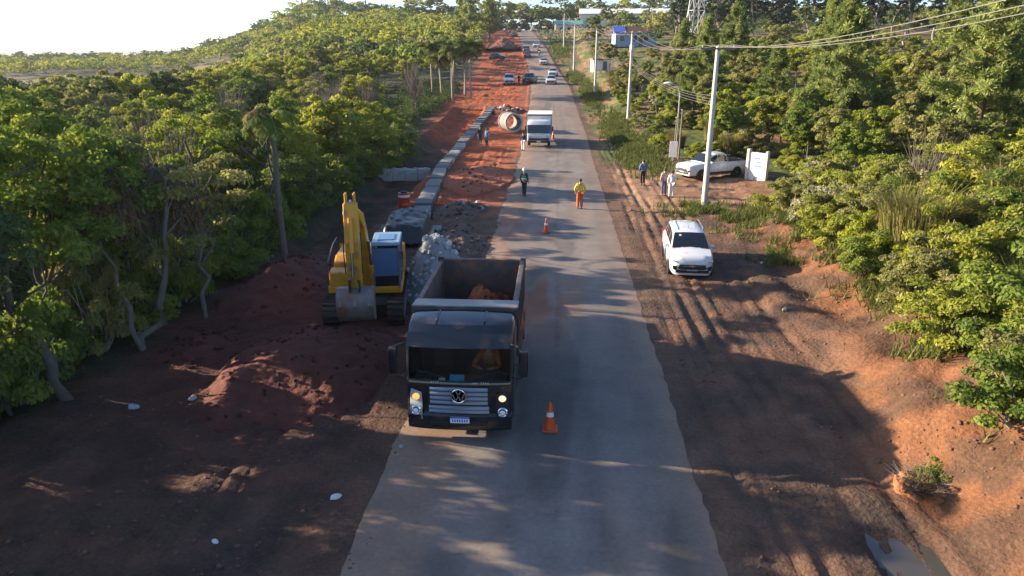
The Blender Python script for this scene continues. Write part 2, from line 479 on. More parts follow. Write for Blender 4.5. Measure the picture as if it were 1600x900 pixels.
def ground(x, y):
    x = np.asarray(x, float); y = np.asarray(y, float)
    p = prof(y)
    rx = x - road_x(y)
    # land falls off west of the ridge line
    b = -x / np.maximum(y, 60)
    g = np.interp(b, [0.08, 0.34, 0.44, 0.52, 0.57, 0.70, 1.2], [1, 1.05, 0.46, 0.12, 0.02, 0.0, -0.12])
    z = p * g + 8.5 * sst(290, 400, y) * (1 - sst(600, 1200, y)) * np.exp(-((b - 0.30) / 0.13) ** 2)
    d = np.abs(rx)
    rough = sst(3.2, 5.5, d) * np.interp(y, [0, 60, 200, 400], [1, 1, 1.4, 6]) * (1 - 0.72 * sst(3.2, 3.6, rx) * (1 - sst(8.2, 9.6, rx)) * (1 - sst(44, 60, y)))
    z = z + rough * ((fbm(x * 0.55, y * 0.55, 3) - 0.5) * 0.34 + (fbm(x * 2.1, y * 2.1, 9, 3) - 0.5) * 0.15 + (fbm(x * 7.5, y * 7.5, 14, 2) - 0.5) * 0.085 * (0.4 + 1.2 * vnoise(x * .4, y * .4, 17)))
    near = np.interp(y, [0, 50, 80], [1, 1, 0])
    # cart ruts along the right shoulder
    wob = (fbm(x * 0, y * 0.05, 21, 2) - 0.5) * 1.6
    u = rx + wob
    for c, w in ((4.1, .12), (4.45, 0.14), (5.0, 0.16), (5.6, .12), (6.15, 0.18), (6.6, .12), (7.1, 0.16), (7.7, .14), (-4.6, 0.2), (-5.0, .14), (-6.4, 0.2), (-6.9, .14)):
        z = z - near * 0.09 * sst(0.34, 0.62, fbm(x * 1.1, y * 0.16 + c * 3.1, 23, 3)) * np.exp(-((u - c) / w) ** 2) + near * 0.035 * sst(0.34, 0.62, fbm(x * 1.1, y * 0.16 + c * 3.1, 23, 3)) * np.exp(-((u - c - 0.24) / 0.1) ** 2)
    # bank on the right
    k = x - bank_x(y) + (fbm(x * 0.3, y * 0.35, 31, 3) - 0.5) * 2.2
    hb = np.interp(y, [0, 15, 25, 36, 41, 52, 58, 75, 130], [1.0, 1.35, 1.35, 0.8, 0.1, 0.15, 0.5, 0.8, 1.0])
    z = z + hb * sst(-2.4, 1.2, k) + 0.05 * np.clip(x - 14, 0, 40) * sst(0, 30, y)
    z = z + sst(-1.8, 0.5, k) * (1 - sst(5, 8, k)) * (1 - sst(36, 44, y)) * ((fbm(x * 0.75, y * 0.75, 35, 3) - 0.5) * 0.95 + (fbm(x * 2.6, y * 2.6, 36, 3) - 0.5) * 0.28)
    z = z + np.exp(-((x - 8.9) / 0.9) ** 2 - ((y - 18.5) / 3.5) ** 2) * 0.45 + np.exp(-((x - 8.3) / 0.8) ** 2 - ((y - 26) / 3.0) ** 2) * 0.3
    # left: trench beside the channel and a lower forest floor
    tr = sst(29, 34, y) * (1 - sst(92, 98, y)) * sst(-14.0, -12.6, x) * (1 - sst(-9.9, -9.4, x + 0.0 * y))
    z = z - 1.0 * tr
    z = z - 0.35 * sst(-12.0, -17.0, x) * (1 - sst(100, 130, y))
    z = z - 3.6 * np.exp(-((x + 110) / 60) ** 2 - ((y - 165) / 85) ** 2)
    # hollow for the puddle
    z = z - 0.10 * np.exp(-((x - 6.4) / 0.55) ** 2 - ((y - 10.7) / 0.9) ** 2)
    return z


def gz(x, y): return float(ground(np.array([x]), np.array([y]))[0])


def axis(segs):
    out = []
    for a, b, st in segs:
        out.append(np.arange(a, b, st))
    return np.unique(np.concatenate(out))


# ------------------------------------------------------------------ terrain
def build_terrain():
    xs = axis([(-9000, -1500, 1500), (-1500, -400, 100), (-400, -80, 8), (-80, -22, 1.2), (-22, -14, 0.3), (-14, 13, 0.14), (13, 24, 0.3), (24, 80, 1.5), (80, 400, 12), (400, 1500, 100), (1500, 9001, 1500)])
    ys = axis([(-60, 5, 4), (5, 9, 0.4), (9, 32, 0.14), (32, 60, 0.26), (60, 130, 0.6), (130, 440, 3), (440, 1500, 60), (1500, 9001, 750)])
    X, Y = np.meshgrid(xs, ys)
    Z = ground(X, Y)
    rx = np.abs(X - road_x(Y))
    Z = np.where((rx < 3.5) & (Y < 460), prof(Y) - 0.03 - 0.02 * (rx < 3.0), Z)
    nx, ny = len(xs), len(ys)
    idx = np.arange(nx * ny).reshape(ny, nx)
    F = np.stack([idx[:-1, :-1], idx[:-1, 1:], idx[1:, 1:], idx[1:, :-1]], -1).reshape(-1, 4)
    # colours of the ground itself
    def C(*c): return np.array(c)[None, None, :]
    n1 = fbm(X * 0.25, Y * 0.25, 41)[..., None]; n2 = fbm(X * 0.9, Y * 0.9, 47)[..., None]; n3 = fbm(X * 3, Y * 3, 52, 3)[..., None]
    S = lambda a, b, v: sst(a, b, v)[..., None]
    def mixc(c, d, t): return c * (1 - t) + d * t
    col = np.zeros(X.shape + (3,)) + C(0.092, 0.054, 0.037)
    col = mixc(col, C(0.140, 0.068, 0.042), S(0.45, 0.62, n2[..., 0]))
    col = mixc(col, C(0.066, 0.045, 0.036), S(0.52, 0.68, n1[..., 0]) * 0.7)
    # right shoulder and orange bank
    rs = S(3, 4, X) * (1 - S(60, 75, Y))
    col = mixc(col, mixc(C(0.145, 0.076, 0.048), C(0.088, 0.055, 0.040), S(0.40, 0.62, n2[..., 0])), rs)
    bk = S(-3.2, -1.0, X - bank_x(Y) + (n1[..., 0] - 0.5) * 3) * (1 - S(34, 40, Y))
    col = mixc(col, mixc(C(0.185, 0.080, 0.038), C(0.105, 0.056, 0.034), S(0.42, 0.6, n2[..., 0])), bk)
    # sandy entrance on the right
    en = S(3.3, 5, X) * S(36.5, 40.5, Y + (n1[..., 0] - 0.5) * 6) * (1 - S(54, 58, Y)) * (1 - S(14, 17, X))
    col = mixc(col, mixc(C(0.28, 0.165, 0.10), C(0.20, 0.105, 0.06), S(0.42, 0.62, n2[..., 0])), en)
    # red fill on the left
    rd = (1 - S(-3.6, -2.7, X - road_x(Y) + (n2[..., 0] - 0.5) * 1.2)) * S(38, 44, Y + (n1[..., 0] - 0.5) * 8) * (1 - S(300, 340, Y)) * np.maximum(S(-11, -9.6, X - road_x(Y)), S(70, 80, Y) * S(-17, -13, X - road_x(Y)))
    col = mixc(col, mixc(C(0.36, 0.085, 0.030), C(0.25, 0.072, 0.032), S(0.42, 0.6, n2[..., 0])), rd)
    # dust thrown out beside the asphalt
    du = np.exp(-np.clip(rx[..., None] - 2.9, 0, 9) / 0.9) * (0.55 + 0.5 * (n2 - 0.5))
    col = mixc(col, C(0.165, 0.105, 0.074), np.clip(du, 0, 1) * S(0, 1, 60 - Y * 0.5))
    # soil turned over by the digger
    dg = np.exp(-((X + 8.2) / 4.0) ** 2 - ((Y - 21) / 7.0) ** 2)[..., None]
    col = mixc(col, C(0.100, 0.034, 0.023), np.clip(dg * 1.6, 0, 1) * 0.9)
    # leaf litter below the trees and growth beyond
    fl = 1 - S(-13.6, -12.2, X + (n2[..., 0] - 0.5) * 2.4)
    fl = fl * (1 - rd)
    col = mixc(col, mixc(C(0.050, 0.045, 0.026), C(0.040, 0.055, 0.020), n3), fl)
    fr = S(0.3, 2.2, X - bank_x(Y) + (n2[..., 0] - 0.5) * 2)
    col = mixc(col, mixc(C(0.085, 0.100, 0.030), C(0.055, 0.080, 0.025), n3), fr)
    vg = S(3.3, 4.3, X - road_x(Y) + (n2[..., 0] - 0.5) * 1.5) * S(56, 62, Y)
    col = mixc(col, mixc(C(0.085, 0.105, 0.030), C(0.22, 0.13, 0.07), S(0.45, 0.62, n1[..., 0])), vg)
    fd = np.exp(-((X + 152) / 46) ** 2 - ((Y - 238) / 50) ** 2)[..., None]
    col = mixc(col, C(0.200, 0.140, 0.070), np.clip(fd * 2.0, 0, 1))
    far = S(420, 600, Y)
    col = mixc(col, C(0.060, 0.075, 0.030), far)
    # wet mud round the puddle
    wet = np.exp(-((X - 6.3) / 1.1) ** 2 - ((Y - 11) / 1.8) ** 2)[..., None]
    col = mixc(col, C(0.05, 0.037, 0.03), np.clip(wet * 1.3, 0, 1) * 0.8)
    V = np.stack([X, Y, Z], -1).reshape(-1, 3)
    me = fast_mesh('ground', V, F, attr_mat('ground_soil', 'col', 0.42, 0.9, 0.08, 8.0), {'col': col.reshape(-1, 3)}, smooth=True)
    tag(link('ground', me), 'bare red brown earth around the road', kind='structure')


def build_road():
    ys = axis([(-20, 9, 2), (9, 60, 0.3), (60, 130, 0.8), (130, 430, 4)])
    us = np.linspace(0, 1, 41)
    Yg = np.repeat(ys[:, None], 41, 1)
    le = -3.05 + (fbm(ys * 0.5, ys * 0, 61, 3) - 0.5) * 0.3 + (fbm(ys * 2.5, ys * 0, 64, 3) - 0.5) * 0.3 - 0.7 * (1 - sst(13, 22, ys))
    re = 3.12 + (fbm(ys * 0.7, ys * 0 + 5, 63, 3) - 0.5) * 0.06 + (fbm(ys * 3.5, ys * 0 + 9, 66, 3) - 0.5) * 0.16
    Xl = le[:, None] + (re - le)[:, None] * us[None, :]
    X = Xl + road_x(ys)[:, None]
    Z = prof(Yg) + 0.012 - 0.035 * (np.abs(us - 0.5)[None, :] * 2) ** 8 + 0.004 * (fbm(X, Yg * 0.4, 65) - 0.5)
    V = np.stack([X, Yg, Z], -1).reshape(-1, 3)
    idx = np.arange(V.shape[0]).reshape(len(ys), 41)
    F = np.stack([idx[:-1, :-1], idx[:-1, 1:], idx[1:, 1:], idx[1:, :-1]], -1).reshape(-1, 4)
    n1 = fbm(X * 0.8, Yg * 0.18, 67); n2 = fbm(X * 2.2, Yg * 0.5, 69)
    dust = np.clip(np.exp(-(Xl - le[:, None]) / 0.75) * 1.1 + np.exp(-(re[:, None] - Xl) / 0.5) * 1.0, 0, 1)
    dust = np.clip(dust + (1 - sst(-2.6, -1.9, Xl + (n1 - 0.5) * 1.2)) * 0.75, 0, 1)
    dust = np.clip(dust + sst(0.55, 0.75, n1) * 0.35 + 0.10 * (n2 - 0.4) + 0.32 * sst(50, 110, Yg), 0, 0.92)
    # soil spilled across the near lane beside the truck
    sp = np.exp(-((Xl + 0.6) / 1.3) ** 2 - ((Yg - 24.5) / 3.2) ** 2) + np.exp(-((Xl + 2.4) / 0.9) ** 2 - ((Yg - 31) / 9) ** 2)
    dust = np.clip(dust + sp * sst(0.35, 0.6, n2) * 1.0, 0, 1)[..., None]
    asp = np.array([0.190, 0.163, 0.146])[None, None, :] * (0.85 + 0.3 * n2[..., None])
    track = (np.exp(-((Xl - 0.9) / 0.28) ** 2) + np.exp(-((Xl - 2.4) / 0.28) ** 2) + np.exp(-((Xl + 0.8) / 0.25) ** 2))[..., None]
    asp = asp * (1 - 0.13 * track)
    spill = np.clip(sp * sst(0.38, 0.62, n2) * 1.1, 0, .95)[..., None]
    col = asp * (1 - dust) + np.array([0.255, 0.170, 0.122])[None, None, :] * dust
    col = col * (1 - spill) + np.array([0.22, 0.095, 0.055])[None, None, :] * spill
    seam = np.exp(-((Xl - 0.15 - .12 * (n1 - .5)) / 0.035) ** 2)[..., None]
    col = col * (1 - 0.22 * seam)
    patch = (sst(0.60, 0.64, fbm(X * 0.5, Yg * 0.12, 75, 2)) * 0.30)[..., None]
    col = col * (1 - patch * (1 - dust))
    me = fast_mesh('road', V, F, attr_mat('asphalt', 'col', 0.22, 0.7, 0.005, 30.0, 0.8, 0.12), {'col': col.reshape(-1, 3)}, smooth=True)
    tag(link('road', me), 'straight grey asphalt road dusted with red earth', kind='structure')


build_terrain()
build_road()

# puddle in the mud
g = G()
pts = []
for k in range(28):
    w = 2 * math.pi * k / 28
    r = 1 + 0.28 * math.sin(3 * w + 1) + 0.15 * math.sin(7 * w)
    pts.append((6.4 + 0.8 * r * math.cos(w), 10.6 + 1.3 * r * math.sin(w)))
zp = gz(6.4, 10.7) + 0.045
g.prism(pts, 'Z', zp - 0.05, zp)
pm = mat('muddy_water', (0.07, 0.06, 0.055), 0.08, var=0.1, spec=0.6)
tag(g.build('puddle', pm), 'shallow muddy puddle at the foot of the right bank', kind='structure')

# far blue hills beyond the plain
def hills():
    xs = np.linspace(-5200, 1200, 90)
    rows = []
    for k, (y, s) in enumerate(((2600, 0.0), (2800, 0.6), (3100, 1.0), (3500, 0.7), (4200, 0.0))):
        rows.append(np.stack([xs, np.full_like(xs, y), s * (10 + 22 * fbm(xs * 0.0016, xs * 0 + k * 0.2, 71)) - 8 * (s == 0)], -1))
    V = np.concatenate(rows); idx = np.arange(len(V)).reshape(5, 90)
    F = np.stack([idx[:-1, :-1], idx[:-1, 1:], idx[1:, 1:], idx[1:, :-1]], -1).reshape(-1, 4)
    me = fast_mesh('hills', V, F, mat('far_hills', (0.045, 0.065, 0.045), 0.95, scale=0.01), smooth=True)
    tag(link('hills', me), 'low hills on the far horizon', kind='structure')
hills()

# ------------------------------------------------------------------ vegetation
def unit(v): return v / np.maximum(np.linalg.norm(v, axis=-1, keepdims=True), 1e-6)


def cards(c, nrm, size, tint, aspect=2.0, rng=None, along=None):
    """rhombic leaves: centres (n,3), normals, half lengths; returns V (4n,3) and tint (4n)"""
    n = len(c)
    if along is None:
        t = unit(np.cross(nrm, rng.normal(size=(n, 3))))
    else:
        t = unit(along)
    w = unit(np.cross(nrm, t))
    s = np.broadcast_to(np.asarray(size, float), (n,))[:, None]
    a = t * s; b = w * s / aspect
    V = np.stack([c - a, c + b, c + a, c - b], 1).reshape(-1, 3)
    return V, np.repeat(tint, 4)


def clumps(rng, cen, rad, n_per, size, aspect=1.9, flat=0.8, up=0.35):
    """leaf clumps: each a lumpy tuft of leaves round its centre"""
    k = len(cen)
    cid = np.repeat(np.arange(k), n_per)
    n = len(cid)
    d = unit(rng.normal(size=(n, 3)))
    d[:, 2] = np.abs(d[:, 2]) * 0.9 - 0.25
    q = rad[cid][:, None] * (0.45 + 0.6 * rng.random((n, 1)))
    p = cen[cid] + d * q * np.array([1, 1, flat])
    nr = unit(d + rng.normal(size=(n, 3)) * 0.55 + np.array([0, 0, up]))
    tint = rng.random(k)[cid] * 0.62 + rng.random(n) * 0.38
    return cards(p, nr, size * (0.6 + 0.8 * rng.random(n)), tint, aspect, rng)


def leaf_mesh(name, parts, m):
    V = np.concatenate([p[0] for p in parts]); T = np.concatenate([p[1] for p in parts])
    F = np.arange(len(V)).reshape(-1, 4)
    return fast_mesh(name, V, F, m, {'tint': T})


def limb(g, a, b, r0, r1, rng, bend=0.12, n=4, sides=6):
    a = np.array(a, float); b = np.array(b, float); L = np.linalg.norm(b - a)
    pts = []; rr = []
    off = rng.normal(size=3) * bend * L
    for i in range(n + 1):
        t = i / n
        p = a + (b - a) * t + off * math.sin(math.pi * t) * 0.7 + rng.normal(size=3) * 0.02 * L * (0 < i < n)
        pts.append(tuple(p)); rr.append(r0 + (r1 - r0) * t)
    g.tube(pts, rr, sides)
    return pts


def proto_broadleaf(seed, leaf, h=6.5, r=2.6, th=2.2, ncl=60, per=190, size=0.10, bark='bark', low=0.35, lean=0.0, tr=0.13, nl=9):
    """broad crown: a lobed mass made of many leaf tufts on real limbs"""
    rng = np.random.default_rng(seed)
    cz = (h + th) / 2; hz = (h - th) / 2
    lobes = unit(rng.normal(size=(6, 3))); lobes[:, 2] = np.abs(lobes[:, 2]) * 0.6
    la = 0.55 + 0.55 * rng.random(6)
    d = unit(rng.normal(size=(ncl * 3, 3)))
    d = d[d[:, 2] > -0.93][:ncl]
    k = np.max(np.clip((d @ lobes.T - 0.35) / 0.65, 0, 1) * la[None, :], axis=1)
    rf = (0.52 + 0.55 * k) * (0.50 + 0.58 * rng.random(len(d)))
    cen = d * rf[:, None] * np.array([r, r, hz * 1.08]) + np.array([lean, 0, cz])
    rad = r * (0.12 + 0.13 * rng.random(len(d)))
    parts = [clumps(rng, cen, rad, per, size, 1.9, 1.0)]
    g = G()
    top = (lean * 0.8, rng.normal() * 0.2, th + (h - th) * 0.55)
    pts = limb(g, (0, 0, -0.3), top, tr, tr * 0.35, rng, 0.05, 7)
    order = rng.permutation(len(cen))[:nl]
    for i in order:
        s = pts[int(rng.integers(3, 7))]
        limb(g, s, cen[i], tr * 0.42, tr * 0.12, rng, 0.10, 4, 5)
    return g.mesh('trunk', M[bark], smooth=True, angle=80), leaf_mesh('crown', parts, LM[leaf])


def proto_pine(seed, h=12, r=2.6, base=0.25, whorls=15, size=0.17, leaf='pine', per=120, up=0.25, sparse=0.0):
    rng = np.random.default_rng(seed)
    g = G(); cen = []; rad = []
    g.tube([(0, 0, -0.4), (0.05, 0, h * 0.5), (0, 0, h * 0.98)], [h * 0.017, h * 0.011, 0.03], 7)
    for i in range(whorls):
        t = base + (1 - base) * (i + rng.random() * 0.6) / whorls
        z = h * t
        L = r * (1.03 - ((t - base) / (1 - base)) ** 1.25) * (0.75 + 0.45 * rng.random())
        nb = int(rng.integers(4, 7)); a0 = rng.random() * 6.28
        for j in range(nb):
            if rng.random() < sparse: continue
            a = a0 + 6.283 * j / nb + rng.normal() * 0.2
            l = L * (0.7 + 0.5 * rng.random())
            e = (math.cos(a) * l, math.sin(a) * l, z + l * up + rng.normal() * 0.12)
            g.tube([(0, 0, z - 0.1), (e[0] * .5, e[1] * .5, z + (e[2] - z) * 0.35), e], [0.05, 0.035, 0.012], 4)
            for q in np.linspace(0.35, 1.0, max(2, int(l / 0.55))):
                cen.append((e[0] * q + rng.normal() * 0.12, e[1] * q + rng.normal() * 0.12, z + (e[2] - z) * q + rng.normal() * 0.1 + 0.1)); rad.append(0.30 + 0.16 * rng.random() + 0.08 * (1 - q))
    cen = np.array(cen); rad = np.array(rad)
    k = len(cen); cid = np.repeat(np.arange(k), per); n = len(cid)
    d = unit(rng.normal(size=(n, 3)) + np.array([0, 0, 0.45]))
    p = cen[cid] + d * rad[cid][:, None] * (0.3 + 0.8 * rng.random((n, 1)))
    nr = unit(np.cross(d, rng.normal(size=(n, 3))))
    tint = rng.random(k)[cid] * 0.55 + rng.random(n) * 0.45
    return g.mesh('trunk', M['bark_red'], smooth=True, angle=80), leaf_mesh('crown', [cards(p, nr, size * (0.5 + 0.7 * rng.random(n)), tint, 3.2, rng, along=d)], LM[leaf])


def proto_euca(seed, h=20, leaf='euca'):
    """tall thin stems, tufted upper crown with sky showing through"""
    rng = np.random.default_rng(seed)
    g = G(); cen = []; rad = []
    top = (rng.normal() * 0.8, rng.normal() * 0.8, h * 0.96)
    pts = limb(g, (0, 0, -0.5), top, 0.22, 0.05, rng, 0.02, 9, 6)
    for i in range(34):
        t = 0.34 + 0.64 * rng.random()
        s = pts[min(8, int(t * 9))]
        a = rng.random() * 6.28; l = (2.6 - 1.6 * t) * (0.6 + 0.8 * rng.random())
        e = (s[0] + math.cos(a) * l, s[1] + math.sin(a) * l, h * t + l * 0.5)
        g.tube([s, e], [0.05, 0.015], 4)
        for q in (0.6, 0.85, 1.05):
            cen.append((s[0] + (e[0] - s[0]) * q + rng.normal() * .25, s[1] + (e[1] - s[1]) * q + rng.normal() * .25, s[2] + (e[2] - s[2]) * q + rng.normal() * .25)); rad.append(0.42 + 0.4 * rng.random())
    return g.mesh('trunk', M['bark_pale'], smooth=True, angle=80), leaf_mesh('crown', [clumps(rng, np.array(cen), np.array(rad), 44, 0.24, 2.4, 0.9, 0.1)], LM[leaf])


def fronds(rng, c, n, L, size, droop=1.0, up0=0.9, per=64, tint_lo=0.0, tint_hi=1.0):
    Vs = []; g = G()
    for k in range(n):
        a = 6.283 * k / n + rng.normal() * 0.15
        el = up0 * (0.1 + 0.9 * rng.random()) ** 0.8
        l = L * (0.8 + 0.35 * rng.random())
        h = np.array([math.cos(a), math.sin(a), 0])
        t = np.linspace(0.05, 1, per)
        ang = el - droop * 1.7 * t
        dx = np.cumsum(np.cos(ang)) * l / per; dz = np.cumsum(np.sin(ang)) * l / per
        p = np.array(c)[None] + h[None] * dx[:, None] + np.array([0, 0, 1])[None] * dz[:, None]
        g.tube([tuple(p[i]) for i in (0, per // 3, 2 * per // 3, per - 1)], [0.035, 0.025, 0.015, 0.006], 4, False)
        side = np.cross(h, [0, 0, 1.0])
        tv = tint_lo + (tint_hi - tint_lo) * rng.random()
        for s in (-1, 1):
            tan = np.gradient(p, axis=0); tan = unit(tan)
            al = unit(side[None] * s + tan * 0.55 + np.array([0, 0, -0.55])[None] + rng.normal(size=(per, 3)) * 0.18)
            ls = size * np.sin(np.clip(t * 1.05, 0, 1) * math.pi * 0.86 + 0.25)
            nr = unit(np.cross(al, tan))
            V, T = cards(p + al * ls[:, None] * 0.9, nr, np.maximum(ls, 0.05), np.clip(np.full(per, tv) + rng.normal(size=per) * 0.12, 0, 1), 9.0, rng, along=al)
            Vs.append((V, T))
    return Vs, g


def proto_palm(seed, h=7.5, L=2.3, lean=0.4, n=22):
    rng = np.random.default_rng(seed)
    g = G()
    pts = [(lean * t * t, 0.1 * math.sin(3 * t), h * t - 0.3 * (t == 0)) for t in np.linspace(0, 1, 9)]
    g.tube(pts, [0.17 - 0.05 * t for t in np.linspace(0, 1, 9)], 8)
    c = pts[-1]
    Vs, rg = fronds(rng, c, n, L * 1.18, 0.52, 1.0, 1.25)
    dead, dg = fronds(rng, (c[0], c[1], c[2] - 0.15), 6, L * 0.7, 0.22, 0.7, -0.9)
    tr = g.mesh('trunk', M['bark_pale'], smooth=True, angle=80)
    return tr, leaf_mesh('crown', Vs, LM['palm']), leaf_mesh('dead_frond', dead, LM['dry']), rg.mesh('frond_rib', M['bark_pale'])


def proto_shrub(seed, leaf, h=2.0, r=1.3, ncl=38, per=270, size=0.050, stems=True, aspect=1.9):
    rng = np.random.default_rng(seed)
    d = unit(rng.normal(size=(ncl, 3))); d[:, 2] = np.abs(d[:, 2])
    rf = 0.45 + 0.6 * rng.random(ncl)
    cen = d * rf[:, None] * np.array([r, r, h * 0.82]) + np.array([0, 0, 0.12])
    rad = r * (0.18 + 0.16 * rng.random(ncl))
    g = G()
    for i in range(0, ncl, 3):
        limb(g, (rng.normal() * 0.12, rng.normal() * 0.12, -0.15), cen[i] + np.array([0, 0, rad[i] * 0.7]), 0.025, 0.008, rng, 0.1, 3, 4)
    return g.mesh('stem', M['bark_pale'], smooth=True), leaf_mesh('foliage', [clumps(rng, cen, rad, per, size, aspect)], LM[leaf])


def proto_reed(seed, leaf='reed', h=2.2, r=0.8, n=1700, w=0.013):
    """tall rank grass: arching blades from a common base"""
    rng = np.random.default_rng(seed)
    a = rng.random(n) * 6.283; q = np.sqrt(rng.random(n)) * r
    base = np.stack([np.cos(a) * q, np.sin(a) * q, np.full(n, -0.05)], -1)
    hh = h * (0.45 + 0.6 * rng.random(n))
    b = a + rng.normal(size=n) * 1.2; out = (0.15 + 0.5 * rng.random(n)) * hh
    tip = base + np.stack([np.cos(b) * out, np.sin(b) * out, hh * (0.9 - 0.25 * rng.random(n))], -1)
    mid = base + np.stack([np.cos(b) * out * 0.3, np.sin(b) * out * 0.3, hh * 0.62], -1)
    side = np.stack([-np.sin(b), np.cos(b), np.zeros(n)], -1) * w
    t = rng.random(n)
    V = np.concatenate([np.stack([base - side * .6, base + side * .6, mid + side, mid - side], 1).reshape(-1, 3),
                        np.stack([mid - side, mid + side, tip + side * .15, tip - side * .15], 1).reshape(-1, 3)])
    T = np.concatenate([np.repeat(t, 4), np.repeat(t, 4)])
    return leaf_mesh('blades', [(V, T)], LM[leaf])


def proto_twigs(seed, h=2.4, r=1.1, n=46, bark='bark_pale'):
    """leafless branching brush"""
    rng = np.random.default_rng(seed); g = G()
    for i in range(n):
        a = rng.random() * 6.283; l = r * (0.4 + 0.7 * rng.random())
        p0 = np.array([rng.normal() * .12, rng.normal() * .12, 0.0]); p2 = np.array([math.cos(a) * l, math.sin(a) * l, h * (0.5 + 0.55 * rng.random())])
        p1 = p0 * .4 + p2 * .5 + rng.normal(size=3) * 0.12
        g.tube([tuple(p0), tuple(p1), tuple(p2)], [0.022, 0.014, 0.004], 4, False)
        for j in range(3):
            e = p1 + (p2 - p1) * rng.random() + rng.normal(size=3) * 0.3 + np.array([0, 0, .15])
            g.tube([tuple(p1), tuple(e)], [0.009, 0.003], 3, False)
    return g.mesh('twigs', M[bark])


def vine_curtain(seed, n=3400, w=1.3, d=1.0, h=2.7, leaf='dry'):
    """dead creeper hanging in a curtain over a crown"""
    rng = np.random.default_rng(seed)
    a = rng.random(n) * 6.283; q = np.sqrt(rng.random(n))
    x = np.cos(a) * q * w; y = np.sin(a) * q * d
    topz = h - 1.1 * q * q + 1.6 * (fbm(x * 1.5, y * 1.5, seed) - 0.5) + rng.normal(size=n) * 0.16
    dz = (topz - 0.2) * rng.random(n) * (0.15 + 0.85 * q)
    p = np.stack([x, y, topz - dz], -1)
    al = unit(np.stack([np.cos(a) * 0.35 * q, np.sin(a) * 0.35 * q, -np.ones(n) * (0.25 + .6 * q)], -1) + rng.normal(size=(n, 3)) * 0.42)
    nr = unit(np.stack([np.cos(a), np.sin(a), np.full(n, .3)], -1) + rng.normal(size=(n, 3)) * 0.4)
    return leaf_mesh('dead_vine', [cards(p, nr, 0.07 + 0.11 * rng.random(n), rng.random(n), 5.0, rng, along=al)], LM[leaf])


def plant(name, meshes, x, y, label, cat, group=None, s=1.0, rz=None, z=None, sz=None, tilt=0.0):
    o = thing(name, label, cat, (x, y, gz(x, y) if z is None else z), RNG.random() * 6.28 if rz is None else rz, group)
    o.scale = (s, s, s if sz is None else sz)
    if tilt: o.rotation_euler.x = tilt
    for me in meshes:
        link(me.name.split('.')[0], me, o)
    return o


# prototypes of the left wood (near ones carry finer leaves)
NEAR = []
for i, (lf, h, r, th) in enumerate((('green', 6.6, 2.5, 1.2), ('yellow', 6.2, 2.4, 1.3), ('green', 7.4, 2.5, 1.6), ('olive', 6.0, 2.3, 1.0), ('yellow', 7.0, 2.2, 1.4), ('dark', 6.8, 2.6, 1.0), ('bright', 6.3, 2.1, 1.5), ('yellow', 5.6, 2.5, 1.0))):
    NEAR.append((lf, proto_broadleaf(100 + i, lf, h, r, th, 110, 245, 0.070)))
MID = []
for i, (lf, h, r, th) in enumerate((('green', 6.8, 2.8, 0.9), ('yellow', 6.2, 2.7, .8), ('olive', 6.4, 2.6, .8), ('dark', 7.2, 2.9, .8), ('bright', 6.0, 2.4, .9), ('yellow', 7.0, 3.0, .8))):
    MID.append((lf, proto_broadleaf(130 + i, lf, h, r, th, 90, 180, 0.112, nl=6)))
LEAFWORD = {'green': 'mid green', 'yellow': 'yellow green', 'olive': 'olive', 'dark': 'dark green', 'bright': 'lime green'}


def zone_left(x, y):
    d = -x
    deep = 'at the wood edge' if d < 16.2 else ('one row into the wood' if d < 21 else ('several rows into the wood' if d < 34 else 'deep in the wood'))
    if y < 13: return deep + ' before the soil mound'
    if y < 20: return deep + ' beside the soil mound'
    if y < 28: return deep + ' level with the excavator'
    if y < 38: return deep + ' level with the black tarpaulin'
    if y < 52: return deep + ' level with the red drum'
    if y < 64: return deep + ' level with the side wall'
    if y < 82: return deep + ' level with the big pipe'
    if y < 102: return deep + ' just before the palms'
    return deep + ' beyond the palms'


GAPS = ((10.4, .6), (13.9, 1.35), (21.4, 1.7), (31.5, 1.9), (41, 1.8), (49, 2.2), (55, 2.0), (61, 2.2), (68, 2.6), (76, 2.6), (85, 3.0), (95, 3.2), (106, 3.4), (118, 3.5))


